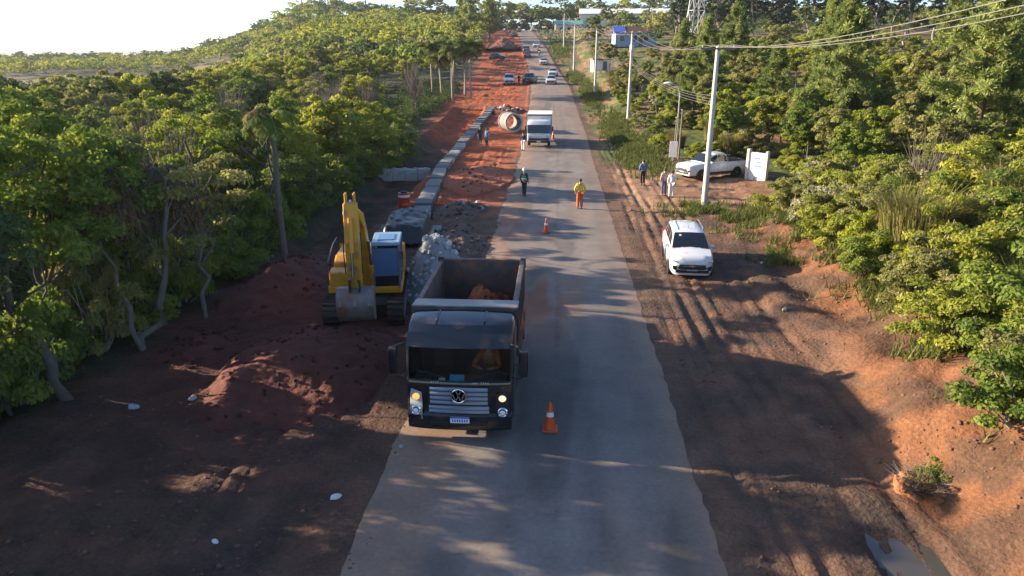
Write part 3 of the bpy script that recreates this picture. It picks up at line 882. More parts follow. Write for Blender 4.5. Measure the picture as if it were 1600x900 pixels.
def wood_left():
    rng = random.Random(11)
    n = 0
    y = 1.0
    spots = []
    while y < 84:
        x = -14.6 - rng.random() * 1.2
        step = 3.7 if y < 40 else 4.6
        while x > -0.74 * y - 20 and x > -58:
            spots.append((x + rng.uniform(-.9, .9), y + rng.uniform(-1.2, 1.2), 0))
            x -= step * rng.uniform(0.85, 1.2) * (1 + 0.012 * max(0, -x - 20))
        y += step * 0.92
    while y < 128:
        x = -15.5 - rng.random()
        while x > -0.76 * y:
            spots.append((x + rng.uniform(-1.5, 1.5), y + rng.uniform(-1.8, 1.8), 1))
            x -= 6.6 * rng.uniform(0.85, 1.2) * (1 + 0.006 * max(0, -x - 20))
        y += 6.4
    for x, y, k in spots:
        if rng.random() < (0.03 if y < 48 else 0.15): continue
        if x > -25 and any(abs(y - (c - 0.15 * x)) < w_ for c, w_ in GAPS): continue
        if abs(y - 28) < 1.6 and x > -15: continue            # the bare palm stands here
        if 99 < y < 113 and x > -18.5: continue                  # the palm group
        if y > 60 and x > -16.5: x -= 1.5
        pool = NEAR if y < 46 and x > -30 else MID
        w = vnoise(x * 0.09, y * 0.09, 81)
        pick = [p for p in pool if p[0] in (('yellow', 'bright', 'green') if w > 0.52 else ('green', 'dark', 'olive', 'yellow'))]
        lf, ms = rng.choice(pick)
        s = rng.uniform(0.84, 1.18) * (1.06 if k else 1.0)
        if y < 20 and x > -20: s *= 0.93
        if y > 48 and x > -32: s *= 0.82
        plant('broadleaf_tree', ms, x, y, LEAFWORD[lf] + ' leafy tree ' + zone_left(x, y), 'tree', 'trees of the wood west of the road', s, sz=s * rng.uniform(0.9, 1.1))
        n += 1
    return n


M['bark_mid'] = mat('mid_bark', (0.13, 0.105, 0.085), 0.95, var=0.4, scale=5, bump=0.015)


def single_trees():
    rng = np.random.default_rng(5)
    # leaning bare trunks at the near edge of the wood: base, top, crown
    for (bx, by, tx, ty, tz, r0, lb, lf) in (
            (-12.6, 15.9, -14.0, 16.6, 5.6, 0.16, 'crooked grey trunk leaning left over the soil mound corner', 'green'),
            (-12.4, 18.9, -11.7, 20.3, 4.8, 0.13, 'pale forked trunk leaning right beside the soil mound', 'olive'),
            (-11.9, 21.9, -12.0, 23.2, 4.2, 0.10, 'slim pale trunk bowed to the right, left of the excavator', 'olive'),
            (-13.2, 24.6, -13.6, 25.4, 5.6, 0.10, 'thin straight grey trunk between bowed trunk and bare palm', 'green'),
            (-12.6, 31.5, -13.2, 32.0, 5.4, 0.09, 'thin grey trunk just behind the bare palm', 'dark')):
        t = thing('leaning_tree', lb, 'tree', (bx, by, gz(bx, by) - 0.05), 0, None)
        g = G(); dx, dy = tx - bx, ty - by
        pts = limb(g, (0, 0, -0.2), (dx, dy, tz), r0, r0 * 0.45, rng, 0.06, 8, 8)
        if 'forked' in lb: limb(g, (0.02, 0, 0.15), (-1.0, 0.4, 3.6), r0 * 0.7, r0 * 0.3, rng, 0.08, 6, 7)
        cen = []
        for i in range(10):
            s = pts[4 + i % 5]
            e = np.array(s) + np.array([rng.normal() * 0.9, rng.normal() * 0.9, 0.3 + rng.random() * 1.3])
            limb(g, s, e, r0 * 0.3, 0.012, rng, 0.15, 4, 5); cen.append(e)
        g.build('trunk', M['bark_mid' if 'pale' in lb else 'bark'], t, smooth=True, angle=80)
        link('crown', leaf_mesh('crown', [clumps(rng, np.array(cen), 0.35 + 0.3 * rng.random(10), 260, 0.075)], LM[lf]), t)
    # the bare tall palm with a hanging skirt of dead fronds
    x, y = -11.5, 28.4
    t = thing('bare_palm', 'tall slender palm with a skirt of brown dead fronds, behind the excavator', 'palm', (x, y, gz(x, y)))
    g = G(); g.tube([(0, 0, -0.3), (-0.05, 0, 2.5), (0.02, 0, 4.6), (-0.1, 0, 6.2)], [0.15, 0.125, 0.115, 0.10], 9)
    g.build('trunk', M['bark_mid'], t, smooth=True, angle=80)
    Vs, rg = fronds(rng, (-0.1, 0, 6.2), 13, 1.5, 0.30, 1.15, 0.9)
    link('crown', leaf_mesh('crown', Vs, LM['green']), t); rg.build('frond_rib', M['bark_pale'], t)
    dv, _ = fronds(rng, (-0.45, -0.1, 6.5), 9, 1.3, 0.20, 0.9, -0.6)
    link('dead_frond', leaf_mesh('dead_frond', dv, LM['dry']), t)
    # dead creepers over the near edge trees
    for (x, y, z, s, lb) in ((-13.2, 19.6, 3.1, .8, 'brown dead creeper heaped over a crown above the forked trunk'),
                             (-12.3, 21.2, 2.9, 0.8, 'brown dead creeper hanging down beside the bowed trunk'),
                             (-14.2, 22.3, 3.6, 0.8, 'faded brown creeper tangled in the yellow green crowns')):
        o = thing('creeper', lb, 'creeper', (x, y, z), 0.4, None, s)
        link('dead_vine', vine_curtain(int(x * -10)), o)
        g = G()
        for k in range(26):
            a = rng.random() * 6.28; q = 0.5 + rng.random()
            g.tube([(math.cos(a) * .3, math.sin(a) * .3, 3.0), (math.cos(a) * q, math.sin(a) * q, 2.4), (math.cos(a) * q * 1.25, math.sin(a) * q * 1.2, 1.2), (math.cos(a) * q * 1.2, math.sin(a) * q * 1.25, -1.6 + rng.random())], [0.02, 0.016, 0.012, 0.008], 4, False)
        g.build('strands', M['bark'], o)
    # thin bare saplings and hanging stems in the shade of the edge
    for k in range(34):
        x = -13.0 - rng.random() * 2.2; y = 12.5 + k * 1.35 + rng.normal() * 0.5
        o = thing('sapling', ('bare sapling ' + zone_left(x, y)), 'sapling', (x, y, gz(x, y)), rng.random() * 6, 'thin saplings at the shaded wood edge')
        g = G(); h = 2.6 + rng.random() * 2.2
        pts = limb(g, (0, 0, -0.2), (rng.normal() * 0.7, rng.normal() * 0.5, h), 0.035 + 0.03 * rng.random(), 0.012, rng, 0.09, 6, 5)
        for j in range(5):
            s = np.array(pts[2 + j % 4]); limb(g, s, s + np.array([rng.normal() * .6, rng.normal() * .6, .3 + rng.random() * .6]), 0.014, 0.004, rng, 0.15, 3, 4)
        g.build('trunk', M['bark'], o, smooth=True)
    # palms by the road further up
    pr = [proto_palm(300, 7.2, 2.5, 0.5), proto_palm(301, 6.4, 2.3, -0.4), proto_palm(302, 7.8, 2.4, 0.2)]
    for k, (x, y, s, w) in enumerate(((-12.4, 104.5, 1.0, 'nearest the road, right end of the palm group'), (-13.6, 107.0, 1.02, 'second from the road, one of the tallest'), (-14.9, 103.2, .88, 'low and close in front of the palm group'),
                                      (-15.6, 108.8, 0.98, 'in the middle of the palm group, set back'), (-16.8, 105.0, .9, 'left of centre in the palm group'), (-18.6, 108.0, .92, 'leftmost of the palm group, against the wood'))):
        plant('palm_tree', pr[k % 3], x, y, 'feathery palm ' + w, 'palm', 'palms beside the red earth', s)


def bare_trees():
    ms = [proto_twigs(960 + k, 3.6, 1.5, 60, 'bark_mid') for k in range(3)]
    rg = np.random.default_rng(44); rr = random.Random(8)
    for k in range(22):
        y = 14 + k * 4.2 + rr.uniform(-1, 1); x = -14.5 - rr.random() * (10 + .25 * y)
        h = rr.uniform(1.6, 2.6)
        t = thing('bare_tree', 'leafless grey tree ' + zone_left(x, y), 'tree', (x, y, gz(x, y)), rr.random() * 6, 'leafless trees in the wood')
        g = G(); limb(g, (0, 0, -.3), (0.1, 0, h + .3), .10, .06, rg, .06, 5, 6)
        g.build('trunk', M['bark_mid'], t, smooth=True)
        c = link('crown', ms[k % 3], t, (0.1, 0, h)); s = rr.uniform(.9, 1.3); c.scale = (s, s, s * 1.05)


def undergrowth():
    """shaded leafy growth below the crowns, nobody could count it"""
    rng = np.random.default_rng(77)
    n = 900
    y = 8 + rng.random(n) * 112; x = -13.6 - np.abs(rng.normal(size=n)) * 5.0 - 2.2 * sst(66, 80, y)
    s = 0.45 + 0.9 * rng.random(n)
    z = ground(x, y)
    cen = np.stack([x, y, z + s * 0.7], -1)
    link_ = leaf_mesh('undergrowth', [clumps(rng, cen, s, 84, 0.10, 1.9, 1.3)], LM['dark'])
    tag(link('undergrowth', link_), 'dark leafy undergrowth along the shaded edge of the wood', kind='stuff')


def far_forest():
    """the canopy on the far slopes, one mass"""
    rng = np.random.default_rng(88); pr = random.Random(4)
    groups = {'green': [], 'yellow': [], 'olive': [], 'dark': []}
    y = 126.0
    while y < 460:
        st = 5.6 + (y - 126) * 0.010
        for x in np.arange(-0.80 * y, -17, st * 1.05):
            xx = x + rng.normal() * 1.3; yy = y + rng.normal() * 1.6
            qf = ((xx + 152) / 46) ** 2 + ((yy - 238) / 50) ** 2
            if qf < 1: continue
            if xx > road_x(yy) - 17: continue
            w = float(vnoise(np.array([xx * 0.03]), np.array([yy * 0.03]), 91)[0]) + rng.normal() * 0.16
            lf = 'yellow' if w > 0.68 else ('green' if w > 0.5 else ('olive' if w > 0.36 else 'dark'))
            if yy > 350 and rng.random() < 0.55: lf = 'dark'
            groups[lf].append((xx, yy, (2.3 + 1.3 * rng.random()) * (1 + (yy - 126) * 0.0012), 5.2 + 2.6 * rng.random() + (3.0 if yy > 360 else 0) * rng.random() - (1.8 if qf < 2.2 and yy < 238 else 0)))
        y += st
    # the ground to the right of the road, beyond the pole line
    for yy in np.arange(185, 345, 9.0):
        for xx in np.arange(22, 0.72 * yy, 8.0):
            if 300 < yy < 365 and xx < 75: continue
            groups['dark' if rng.random() < 0.5 else 'olive'].append((xx + rng.normal() * 2, yy + rng.normal() * 2, 2.6 + 1.2 * rng.random(), 5 + 3 * rng.random()))
    # the wood closing the top of the road
    for yy in np.arange(366, 396, 8.0):
        for xx in np.arange(-75, 100, 5.0):
            h = 8 + 7 * rng.random()
            for q in (1.0, .62, .3): groups['dark' if rng.random() < .55 else ('olive' if rng.random() < .5 else 'yellow')].append((xx + rng.normal() * 1.5, yy + rng.normal() * 2, 2.6 + 1.2 * rng.random(), h * q + 1.5))
    for lf, L in groups.items():
        A = np.array(L); C = []; Rr = []
        for x, y, r, h in A:
            z = gz(x, y); k = 18
            d = unit(rng.normal(size=(k, 3))); d[:, 2] = np.abs(d[:, 2]) * 0.95 - 0.15
            C.append(np.array([x, y, z + h - r * 0.95]) + d * np.array([r, r, r * 0.85]) * (0.45 + 0.6 * rng.random((k, 1)))); Rr.append(np.full(k, r * 0.29))
        V = clumps(rng, np.concatenate(C), np.concatenate(Rr), 12, 0.40, 1.6)
        tag(link('forest_canopy', leaf_mesh('forest_canopy', [V], LM[lf])), {'green': 'mid green', 'yellow': 'sunlit yellow green', 'olive': 'olive', 'dark': 'dark green'}[lf] + ' tree crowns of the wooded hill far behind', kind='stuff')


def zone_right(x, y):
    if y < 20: w = 'on the bank above the puddle'
    elif y < 27: w = 'on the bank right of the white car'
    elif y < 40: w = 'on the bank before the entrance'
    elif y < 56: w = 'behind the white pickup'
    elif y < 84: w = 'level with the second pole'
    elif y < 112: w = 'level with the third pole'
    else: w = 'past the third pole'
    if y < 44:
        return w + (', at the front' if x < bank_x(y) + 2.2 else (', midway' if x < bank_x(y) + 6 else ', behind'))
    b = x / y
    return ('beside the verge' if b < .09 else ('below the blue house' if b < .15 else ('below the lattice tower' if b < .22 else ('right of the nearest pole' if b < .32 else ('below the eucalypts' if b < .45 else ('below the large pines' if b < .58 else 'at the right edge')))))) + ' ' + w


def right_side():
    rng = random.Random(21)
    SH = [('yellow', 'shrub', proto_shrub(400, 'yellow', 2.0, 1.3)), ('green', 'shrub', proto_shrub(401, 'green', 1.8, 1.2)), ('olive', 'shrub', proto_shrub(402, 'olive', 2.2, 1.2)),
          ('bright', 'shrub', proto_shrub(403, 'bright', 1.6, 1.1, 34, 220, 0.058)), ('pale', 'shrub', proto_shrub(404, 'pale', 1.5, 1.2, 34, 240, 0.05)), ('yellow', 'shrub', proto_shrub(405, 'yellow', 2.5, 1.2, 42, 270, 0.052, True, 2.6))]
    RD = [proto_reed(420), proto_reed(421, 'reed', 2.6, 0.9, 1900), proto_reed(422, 'grass', 1.6, 0.8, 1700)]
    TW = [proto_twigs(430, bark='bark_mid'), proto_twigs(431, 3.2, 1.0, 36, 'bark_mid')]
    WORD = {**LEAFWORD, 'pale': 'cream flowering'}
    def shrub(x, y, s=1.0, kinds=None):
        if y < 25 and kinds is None: kinds = ('yellow', 'green', 'olive', 'bright')
        lf, nm, ms = rng.choice([k for k in SH if kinds is None or k[0] in kinds])
        plant('shrub', ms, x, y, f'{WORD[lf]} shrub {zone_right(x, y)}', 'shrub', 'shrubs on the right bank', s * rng.uniform(.85, 1.2))
    def reed(x, y, s=1.0):
        k = rng.randrange(3)
        plant('tall_grass_clump', [RD[k]], x, y, f"{('straw yellow', 'tall straw yellow', 'short green')[k]} grass clump {zone_right(x, y)}", 'grass clump', 'clumps of tall grass on the right bank', s * rng.uniform(.85, 1.15))
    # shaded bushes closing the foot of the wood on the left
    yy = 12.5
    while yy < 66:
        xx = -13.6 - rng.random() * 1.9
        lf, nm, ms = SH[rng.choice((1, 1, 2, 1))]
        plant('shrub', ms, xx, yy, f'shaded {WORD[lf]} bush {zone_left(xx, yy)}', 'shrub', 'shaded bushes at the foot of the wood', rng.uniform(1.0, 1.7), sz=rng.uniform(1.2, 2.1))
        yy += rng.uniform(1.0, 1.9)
    # thicket on the near bank
    y = 9.0
    while y < 41:
        bx = float(bank_x(y))
        for k, off in enumerate((1.0, 2.3, 3.8, 5.4, 7.2, 9.4, 12.0, 15, 18.5, 22.5)):
            x = bx + off - .25 + rng.uniform(-.8, .6); yy = y + rng.uniform(-.8, .8)
            if x > 0.72 * yy + 9: continue
            if off < 2 and rng.random() < 0.22: continue
            s = 0.85 + min(off, 6) * 0.12
            if rng.random() < (0.12 if off < 4.5 else 0.05): reed(x, yy, s)
            else: shrub(x, yy, s, None if rng.random() < .75 else ('yellow', 'olive'))
        y += 1.6
    for k in range(7):
        yy = 16 + rng.random() * 30; x = float(bank_x(yy)) + 1.5 + rng.random() * 8
        plant('dead_brush', [TW[k % 2]], x, yy, f'leafless pale brush {zone_right(x, yy)}', 'dead shrub', 'leafless brush on the right bank', rng.uniform(.9, 1.3))
    # behind the pickup and along the verge
    for k in range(64):
        yy = 55 + rng.random() * 62; x = float(bank_x(yy)) + 1.0 + rng.random() ** 1.4 * 14
        if 53 < yy < 58 and x < 10.5: continue
        shrub(x, yy, rng.uniform(.8, 1.3)) if rng.random() < .88 else reed(x, yy, 1.0)
    for k in range(46):
        x = 15.2 + rng.random() * 14; yy = 41 + rng.random() * 16
        shrub(x, yy, rng.uniform(.8, 1.25))
    # trees on the right
    BT = [('green', proto_broadleaf(440, 'green', 6.5, 2.6, 1.8, 58, 300, 0.10)), ('olive', proto_broadleaf(441, 'olive', 7.5, 2.8, 2.2, 60, 300, 0.105)),
          ('yellow', proto_broadleaf(442, 'yellow', 6.0, 2.6, 1.6, 58, 300, 0.10)), ('bright', proto_broadleaf(443, 'bright', 6.4, 2.7, 1.6, 58, 300, 0.10))]
    for (x, y, i, s) in ((18, 62, 2, .8), (21.5, 58, 0, .85), (15, 70, 1, .85), (12.5, 76, 0, .7), (11.5, 84, 2, .75), (20, 78, 1, 1.0), (26, 66, 3, 1.12), (31, 62, 1, 1.1), (14.5, 92, 1, .95), (11.0, 97, 1, .6), (17.5, 100, 1, 1.05),
                         (24, 90, 0, 1.0), (10.5, 112, 1, .6), (14, 118, 0, .5), (20, 116, 1, 1.1), (28, 104, 0, 1.05), (9.0, 128, 1, .8), (12, 136, 0, .55), (18, 140, 1, .6), (27, 132, 0, 1.0), (8, 150, 1, .7), (14, 160, 0, .45), (20, 164, 2, .45), (9, 172, 0, .6),
                         (29, 50, 0, .8), (24.5, 46, 2, .7), (33, 52, 2, .9), (22, 40, 1, .7), (27, 42, 3, .7), (31, 38, 1, .8), (8.5, 182, 1, 1.0), (30, 150, 0, 1.1), (34, 120, 1, 1.1)):
        lf, ms = BT[i]
        plant('broadleaf_tree', ms, x, y, f'{LEAFWORD[lf]} rounded tree {zone_right(x, y)}', 'tree', 'broadleaf trees east of the road', s)
    PN = [proto_pine(500, 11, 2.9, .12, 16, .17), proto_pine(501, 13.5, 3.2, .15, 18, .17), proto_pine(502, 9, 2.6, .10, 14, .16), proto_pine(503, 15, 2.8, .3, 16, .17)]
    for (x, y, i, s, w) in ((22.0, 58, 0, 1.08, 'tall pine right of the nearest concrete pole, dark in its middle'), (18.6, 64, 2, .9, 'smaller pine just behind the nearest concrete pole'), (25.4, 45, 1, .98, 'large pine crossing behind the overhead wires at right'),
                            (29.5, 47, 1, 1.05, 'tallest pine at the edge of view above the thicket'), (32.5, 44, 0, 1.1, 'broad pine furthest right above the thicket'), (26.6, 38, 2, .95, 'low pine in front of the large pines at right'), (29.0, 35.5, 2, .8, 'young pine nearest at the right edge'),
                            (16.5, 84, 0, .92, 'pine behind the second concrete pole'), (21.5, 92, 1, .9, 'tall pine left of the lattice tower'), (27, 76, 1, .9, 'pine between the tall pine and the lime tree'), (34, 66, 1, 1.0, 'dark pine behind the lime green tree'), (17.5, 105, 2, 1.0, 'pine beside the third concrete pole'),
                            (36, 58, 3, 1.0, 'slim pine behind the large pines at right')):
        plant('pine_tree', PN[i], x, y, w, 'pine', 'pines east of the road', s)
    for (x, y, i, s, w) in ((-26.5, 226, 3, 1.15, 'dark pine by the hill crest, left of the road'), (-21.5, 232, 1, 1.2, 'tall dense pine by the hill crest next to the road'), (-31, 238, 1, 1.0, 'pine behind the palms, furthest left at the crest'), (-23, 250, 3, 1.0, 'pine hidden partly behind the crest pines')):
        plant('pine_tree', PN[i], x, y, w, 'pine', 'pines at the crest', s)
    # tall dark eucalypts along the skyline
    EU = [proto_euca(520, 21), proto_euca(521, 18), proto_euca(522, 24)]
    k = 0
    for x in np.arange(26, 112, 4.0):
        for row in range(2):
            xx = x + rng.uniform(-1.6, 1.6) + row * 2; yy = 168 + row * 14 + rng.uniform(-5, 5)
            plant('eucalyptus_tree', EU[k % 3], xx, yy, f"{('thin', 'short', 'very tall')[k % 3]} dark eucalyptus in the {('front', 'rear')[row]} skyline row " + ('above the nearest concrete pole' if xx < 52 else ('above the overhead wires' if xx < 84 else 'above the large pines')), 'eucalyptus', 'eucalyptus row on the skyline', rng.uniform(.8, 1.1)); k += 1
    for (x, y, s) in ((12, 250, .8), (17, 262, .9), (24, 275, .85), (-2, 372, .8), (5, 366, .9), (12, 376, .85), (-14, 380, .9), (-8, 370, .8), (0, 384, .95), (-22, 376, .9), (8, 390, .9), (-24, 345, .9), (-30, 338, .8), (20, 385, .9), (34, 390, 1.0), (48, 388, .9), (60, 385, 1.), (70, 340, .9), (-9, 352, .9), (-18, 356, .8)):
        lf, ms = BT[1 if k % 2 else 0]; k += 1
        plant('broadleaf_tree', ms, x, y, 'dark tree on the crest ' + ('in front of the white shed' if y < 300 else ('behind the white shed' if x > 15 else 'closing the top of the road')), 'tree', 'trees on the crest', s * (1.35 if y < 300 else 2.1))
    y = 13.0
    while y < 44:
        for off in (5.0, 8.2, 11.5, 15.5, 20):
            xx, yy = float(bank_x(y)) + off + rng.uniform(-1, 1), y + rng.uniform(-1, 1)
            if xx > 0.72 * yy + 10 or (yy > 38 and xx < 17): continue
            lf, ms = BT[rng.choice((0, 1, 2, 2, 3))]
            plant('small_tree', ms, xx, yy, f'{LEAFWORD[lf]} small tree {zone_right(xx, yy)}', 'tree', 'small trees on the right slope', rng.uniform(.34, .50))
        y += 2.9
    # closed mass of smaller trees filling the slope behind
    y = 43.0
    while y < 140:
        x = max(float(bank_x(y)) + (4.5 if y > 56 else 4.0), 12.0 + 0.05 * y)
        st = 4.2 if y < 80 else 7.0
        while x < 0.70 * y + 8:
            xx, yy = x + rng.uniform(-1.3, 1.3), y + rng.uniform(-1.5, 1.5)
            x += st * rng.uniform(.85, 1.25)
            if 0.072 < xx / yy < 0.150 and yy > 100: continue
            if yy < 57 and xx < 17: continue
            lf, ms = BT[rng.choice((0, 1, 1, 2, 2, 3, 0))]
            plant('small_tree', ms, xx, yy, f'{LEAFWORD[lf]} small tree {zone_right(xx, yy)}', 'tree', 'small trees on the right slope', rng.uniform(.52, .85) * (1.0 if yy < 80 else 1.15))
        y += st * .9
    # two umbrella pines against the sky
    AR = []
    rg = np.random.default_rng(9)
    for i, (x, y, h) in enumerate(((-133, 385, 17), (-117, 378, 19), (-96, 372, 20))):
        t = thing('araucaria', ('left', 'middle', 'tallest')[i] + ' candelabra pine standing above the hill skyline', 'tree', (x, y, gz(x, y)), 0, 'candelabra pines on the skyline')
        g = G(); g.tube([(0, 0, -.5), (0, 0, h)], [.35, .18], 7); C = []
        for lev in (0.62, 0.78, 0.97):
            for q in range(9):
                a = 6.283 * q / 9 + lev * 5; L = 3.4 * (1.15 - 0.45 * lev) * (0.8 + .4 * rg.random())
                e = (math.cos(a) * L, math.sin(a) * L, h * lev + 1.0)
                g.tube([(0, 0, h * lev), (e[0] * .6, e[1] * .6, h * lev + .1), e], [.09, .07, .04], 4); C.append(e)
        g.build('trunk', M['bark'], t)
        link('crown', leaf_mesh('crown', [clumps(rg, np.array(C), np.full(len(C), .75), 60, .34, 2.2)], LM['dark']), t)


def grass_patches():
    rng = np.random.default_rng(15)
    P = []
    for (cx, cy, sx, sy, n) in ((7.2, 62, 1.5, 6.5, 1500), (6.4, 76, 1.1, 8, 1300), (5.0, 108, 1.0, 14, 900), (3.2, 140, 1.0, 10, 500), (9.2, 40.2, 2.4, 1.6, 600), (11.0, 38.6, 1.9, 1.5, 700), (12.0, 33, 1.1, 4, 900), (11.6, 24, 1.0, 5, 900), (10.6, 16, .9, 3, 500), (9.6, 30, 1.0, 3, 200), (9.3, 36, 1.5, 1.5, 200), (0.5, 205, 2.0, 25, 500), (7.6, 41.0, .8, .6, 250)):
        P.append(np.stack([cx + rng.normal(size=n) * sx * .6, cy + rng.normal(size=n) * sy * .6], -1))
    P = np.concatenate(P); n = len(P); z = ground(P[:, 0], P[:, 1])
    keep = ((P[:, 0] - road_x(P[:, 1])) > 3.6) & ((P[:, 1] > 46) | (fbm(P[:, 0] * .9, P[:, 1] * .9, 6) > .5))
    P, z = P[keep], z[keep]
    k = 7; n = len(P)
    b = np.repeat(np.stack([P[:, 0], P[:, 1], z - .03], -1), k, 0) + rng.normal(size=(n * k, 3)) * np.array([.12, .12, 0])
    hh = (0.14 + 0.30 * rng.random(n * k)) * (1 + 0.004 * np.maximum(b[:, 1] - 20, 0)); a = rng.random(n * k) * 6.283
    lean = np.stack([np.cos(a), np.sin(a), np.zeros(n * k)], -1) * hh[:, None] * .6
    sd = np.stack([-np.sin(a), np.cos(a), np.zeros(n * k)], -1) * (0.018 + 0.0003 * b[:, 1:2])
    tip = b + lean + np.stack([a * 0, a * 0, hh], -1)
    V = np.stack([b - sd, b + sd, tip + sd * .2, tip - sd * .2], 1).reshape(-1, 3)
    tag(link('grass', leaf_mesh('grass', [(V, np.repeat(rng.random(n * k), 4))], LM['grass'])), 'green and straw grass along the right verge', kind='stuff')


N_LEFT = wood_left()
single_trees()
bare_trees()
undergrowth()
far_forest()
right_side()
grass_patches()

# ------------------------------------------------------------------ heaps of soil and stone
def heap_mesh(name, rx, ry, h, seed, m, res=46, lump=0.25, sharp=1.0, fine=0.06):
    u = np.linspace(-1.15, 1.15, res)
    X, Y = np.meshgrid(u * rx, u * ry)
    q = np.sqrt((X / rx) ** 2 + (Y / ry) ** 2) + (fbm(X * 0.9 / rx * 2, Y * 0.9 / ry * 2, seed) - 0.5) * 0.5
    Z = h * np.clip(1 - np.clip(q, 0, 1.2) ** sharp, -0.3, 1) + (fbm(X * 1.5, Y * 1.5, seed + 5) - 0.5) * lump * h + (fbm(X * 5, Y * 5, seed + 9, 4) - 0.5) * fine + np.abs(fbm(X * 9, Y * 9, seed + 3, 3) - 0.5) * fine
    Z = np.where(q > 1.02, -0.25, Z)
    V = np.stack([X, Y, Z], -1).reshape(-1, 3)
    idx = np.arange(res * res).reshape(res, res)
    F = np.stack([idx[:-1, :-1], idx[:-1, 1:], idx[1:, 1:], idx[1:, :-1]], -1).reshape(-1, 4)
    return fast_mesh(name, V, F, m, smooth=True)


def clod_mesh(name, m, seed, n=8):
    rg = random.Random(seed)
    g = G(); g.ball((0, 0, 0), 1.0, 6, 4, (1, rg.uniform(.7, 1), rg.uniform(.55, .85)), 0.28, rg)
    return g.mesh(name, m)


M['soil_bright_red'] = mat('soil_bright_red', (0.31, 0.082, 0.032), 0.95, var=0.4, scale=3, bump=0.05, bscale=9)
M['soil_dark2'] = mat('soil_humus', (0.075, 0.048, 0.034), 0.95, var=0.5, scale=4, bump=0.05, bscale=9)
M['stone_gap_shade'] = mat('stone_gap_shade', (0.25, 0.26, 0.27), 0.9, var=0.4, scale=9, bump=0.03, bscale=14)  # pile core toned darker, painting in the shade between the stones
CLODS = [clod_mesh('clod', M['soil_red'], i) for i in range(3)] + [clod_mesh('clod', M['soil_grey'], 5)]
CL_RED = CLODS[:3]
CL_DARK = [clod_mesh('clod', M['soil_dark'], 20 + i) for i in range(3)]
CL_GREY = [clod_mesh('clod', M['soil_grey'], 24 + i) for i in range(3)]
CL_ORANGE = [clod_mesh('clod', M['soil_orange'], 28 + i) for i in range(3)]
STONES = [clod_mesh('stone', M[k], 10 + i) for i, k in enumerate(('stone', 'stone', 'stone_pale', 'stone', 'stone_warm'))]


def heap(name, label, cat, x, y, rx, ry, h, seed, m, n_clod=0, clods=None, pn='clod', cr=(0.05, 0.16), rz=0.0, z=None, **kw):
    o = thing(name, label, cat, (x, y, (gz(x, y) if z is None else z)), rz)
    me = heap_mesh('mass', rx, ry, h, seed, m, **kw)
    link('mass', me, o)
    co = np.empty(len(me.vertices) * 3, np.float32); me.vertices.foreach_get('co', co); co = co.reshape(-1, 3)
    ok = co[co[:, 2] > 0.02 * h]
    rg = random.Random(seed)
    for k in range(n_clod):
        p = ok[rg.randrange(len(ok))]
        c = link(pn, rg.choice(clods or CLODS), o, (float(p[0]) + rg.uniform(-.05, .05), float(p[1]) + rg.uniform(-.05, .05), float(p[2]) + 0.01))
        s = rg.uniform(*cr) * (1 if rg.random() < .85 else 1.5)
        c.scale = (s, s, s); c.rotation_euler = (rg.random() * 6, rg.random() * 6, rg.random() * 6)
    return o


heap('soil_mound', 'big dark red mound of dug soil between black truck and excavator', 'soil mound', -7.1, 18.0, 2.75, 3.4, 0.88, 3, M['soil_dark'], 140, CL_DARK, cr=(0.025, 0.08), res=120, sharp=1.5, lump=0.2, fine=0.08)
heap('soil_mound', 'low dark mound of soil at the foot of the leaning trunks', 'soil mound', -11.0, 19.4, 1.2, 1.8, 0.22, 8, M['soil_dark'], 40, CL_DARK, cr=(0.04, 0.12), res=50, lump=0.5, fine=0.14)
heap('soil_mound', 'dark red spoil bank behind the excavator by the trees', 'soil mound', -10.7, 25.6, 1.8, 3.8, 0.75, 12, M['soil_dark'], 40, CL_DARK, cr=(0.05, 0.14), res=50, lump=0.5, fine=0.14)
heap('soil_ridge', 'reddish brown ridge of spoil between channel and road edge', 'soil mound', -4.9, 31.5, 1.5, 4.8, 0.55, 16, M['soil_grey'], 60, CL_GREY, cr=(0.05, 0.13), res=60, lump=0.6, fine=0.18)
heap('soil_ridge', 'crumbling grey brown rubble heap behind the channel end', 'soil mound', -5.4, 39.3, 1.6, 2.6, 0.5, 19, M['soil_grey'], 50, CL_GREY * 3 + STONES, cr=(0.05, 0.14), res=50, lump=0.7, fine=0.2)
heap('soil_heap', 'orange red soil heap spread by the roadside before the small truck', 'soil mound', -5.6, 50.0, 2.4, 5.5, 0.35, 23, M['soil_bright_red'], 24, CL_RED, cr=(0.05, 0.12), res=50, lump=0.6, fine=0.12)
heap('soil_heap', 'low red heap with pale stones beyond the concrete pipe', 'soil mound', -6.3, 92.0, 2.2, 2.6, 0.8, 27, M['soil_red'], 24, CLODS + STONES, cr=(0.1, 0.3), res=36)
heap('soil_heap', 'dark soil heap with poles on the left below the crest', 'soil mound', -15.5, 212.0, 5.0, 14.0, 2.6, 29, M['soil_red'], 24, cr=(0.2, 0.5), res=36)
heap('gravel_pile', 'pile of blue grey broken stone between excavator cab and truck bed', 'gravel pile', -4.50, 25.2, 1.55, 1.7, 2.1, 33, M['stone_gap_shade'], 290, STONES, 'stone', (0.05, 0.11), res=40, sharp=1.2, lump=0.15, fine=0.15)
heap('debris_heap', 'uprooted clump of roots and earth with litter near the puddle', 'debris heap', 7.75, 13.0, 0.55, 0.5, 0.16, 37, M['soil_orange'], 30, CL_ORANGE, cr=(0.03, 0.08), res=40, lump=0.8, fine=0.2)

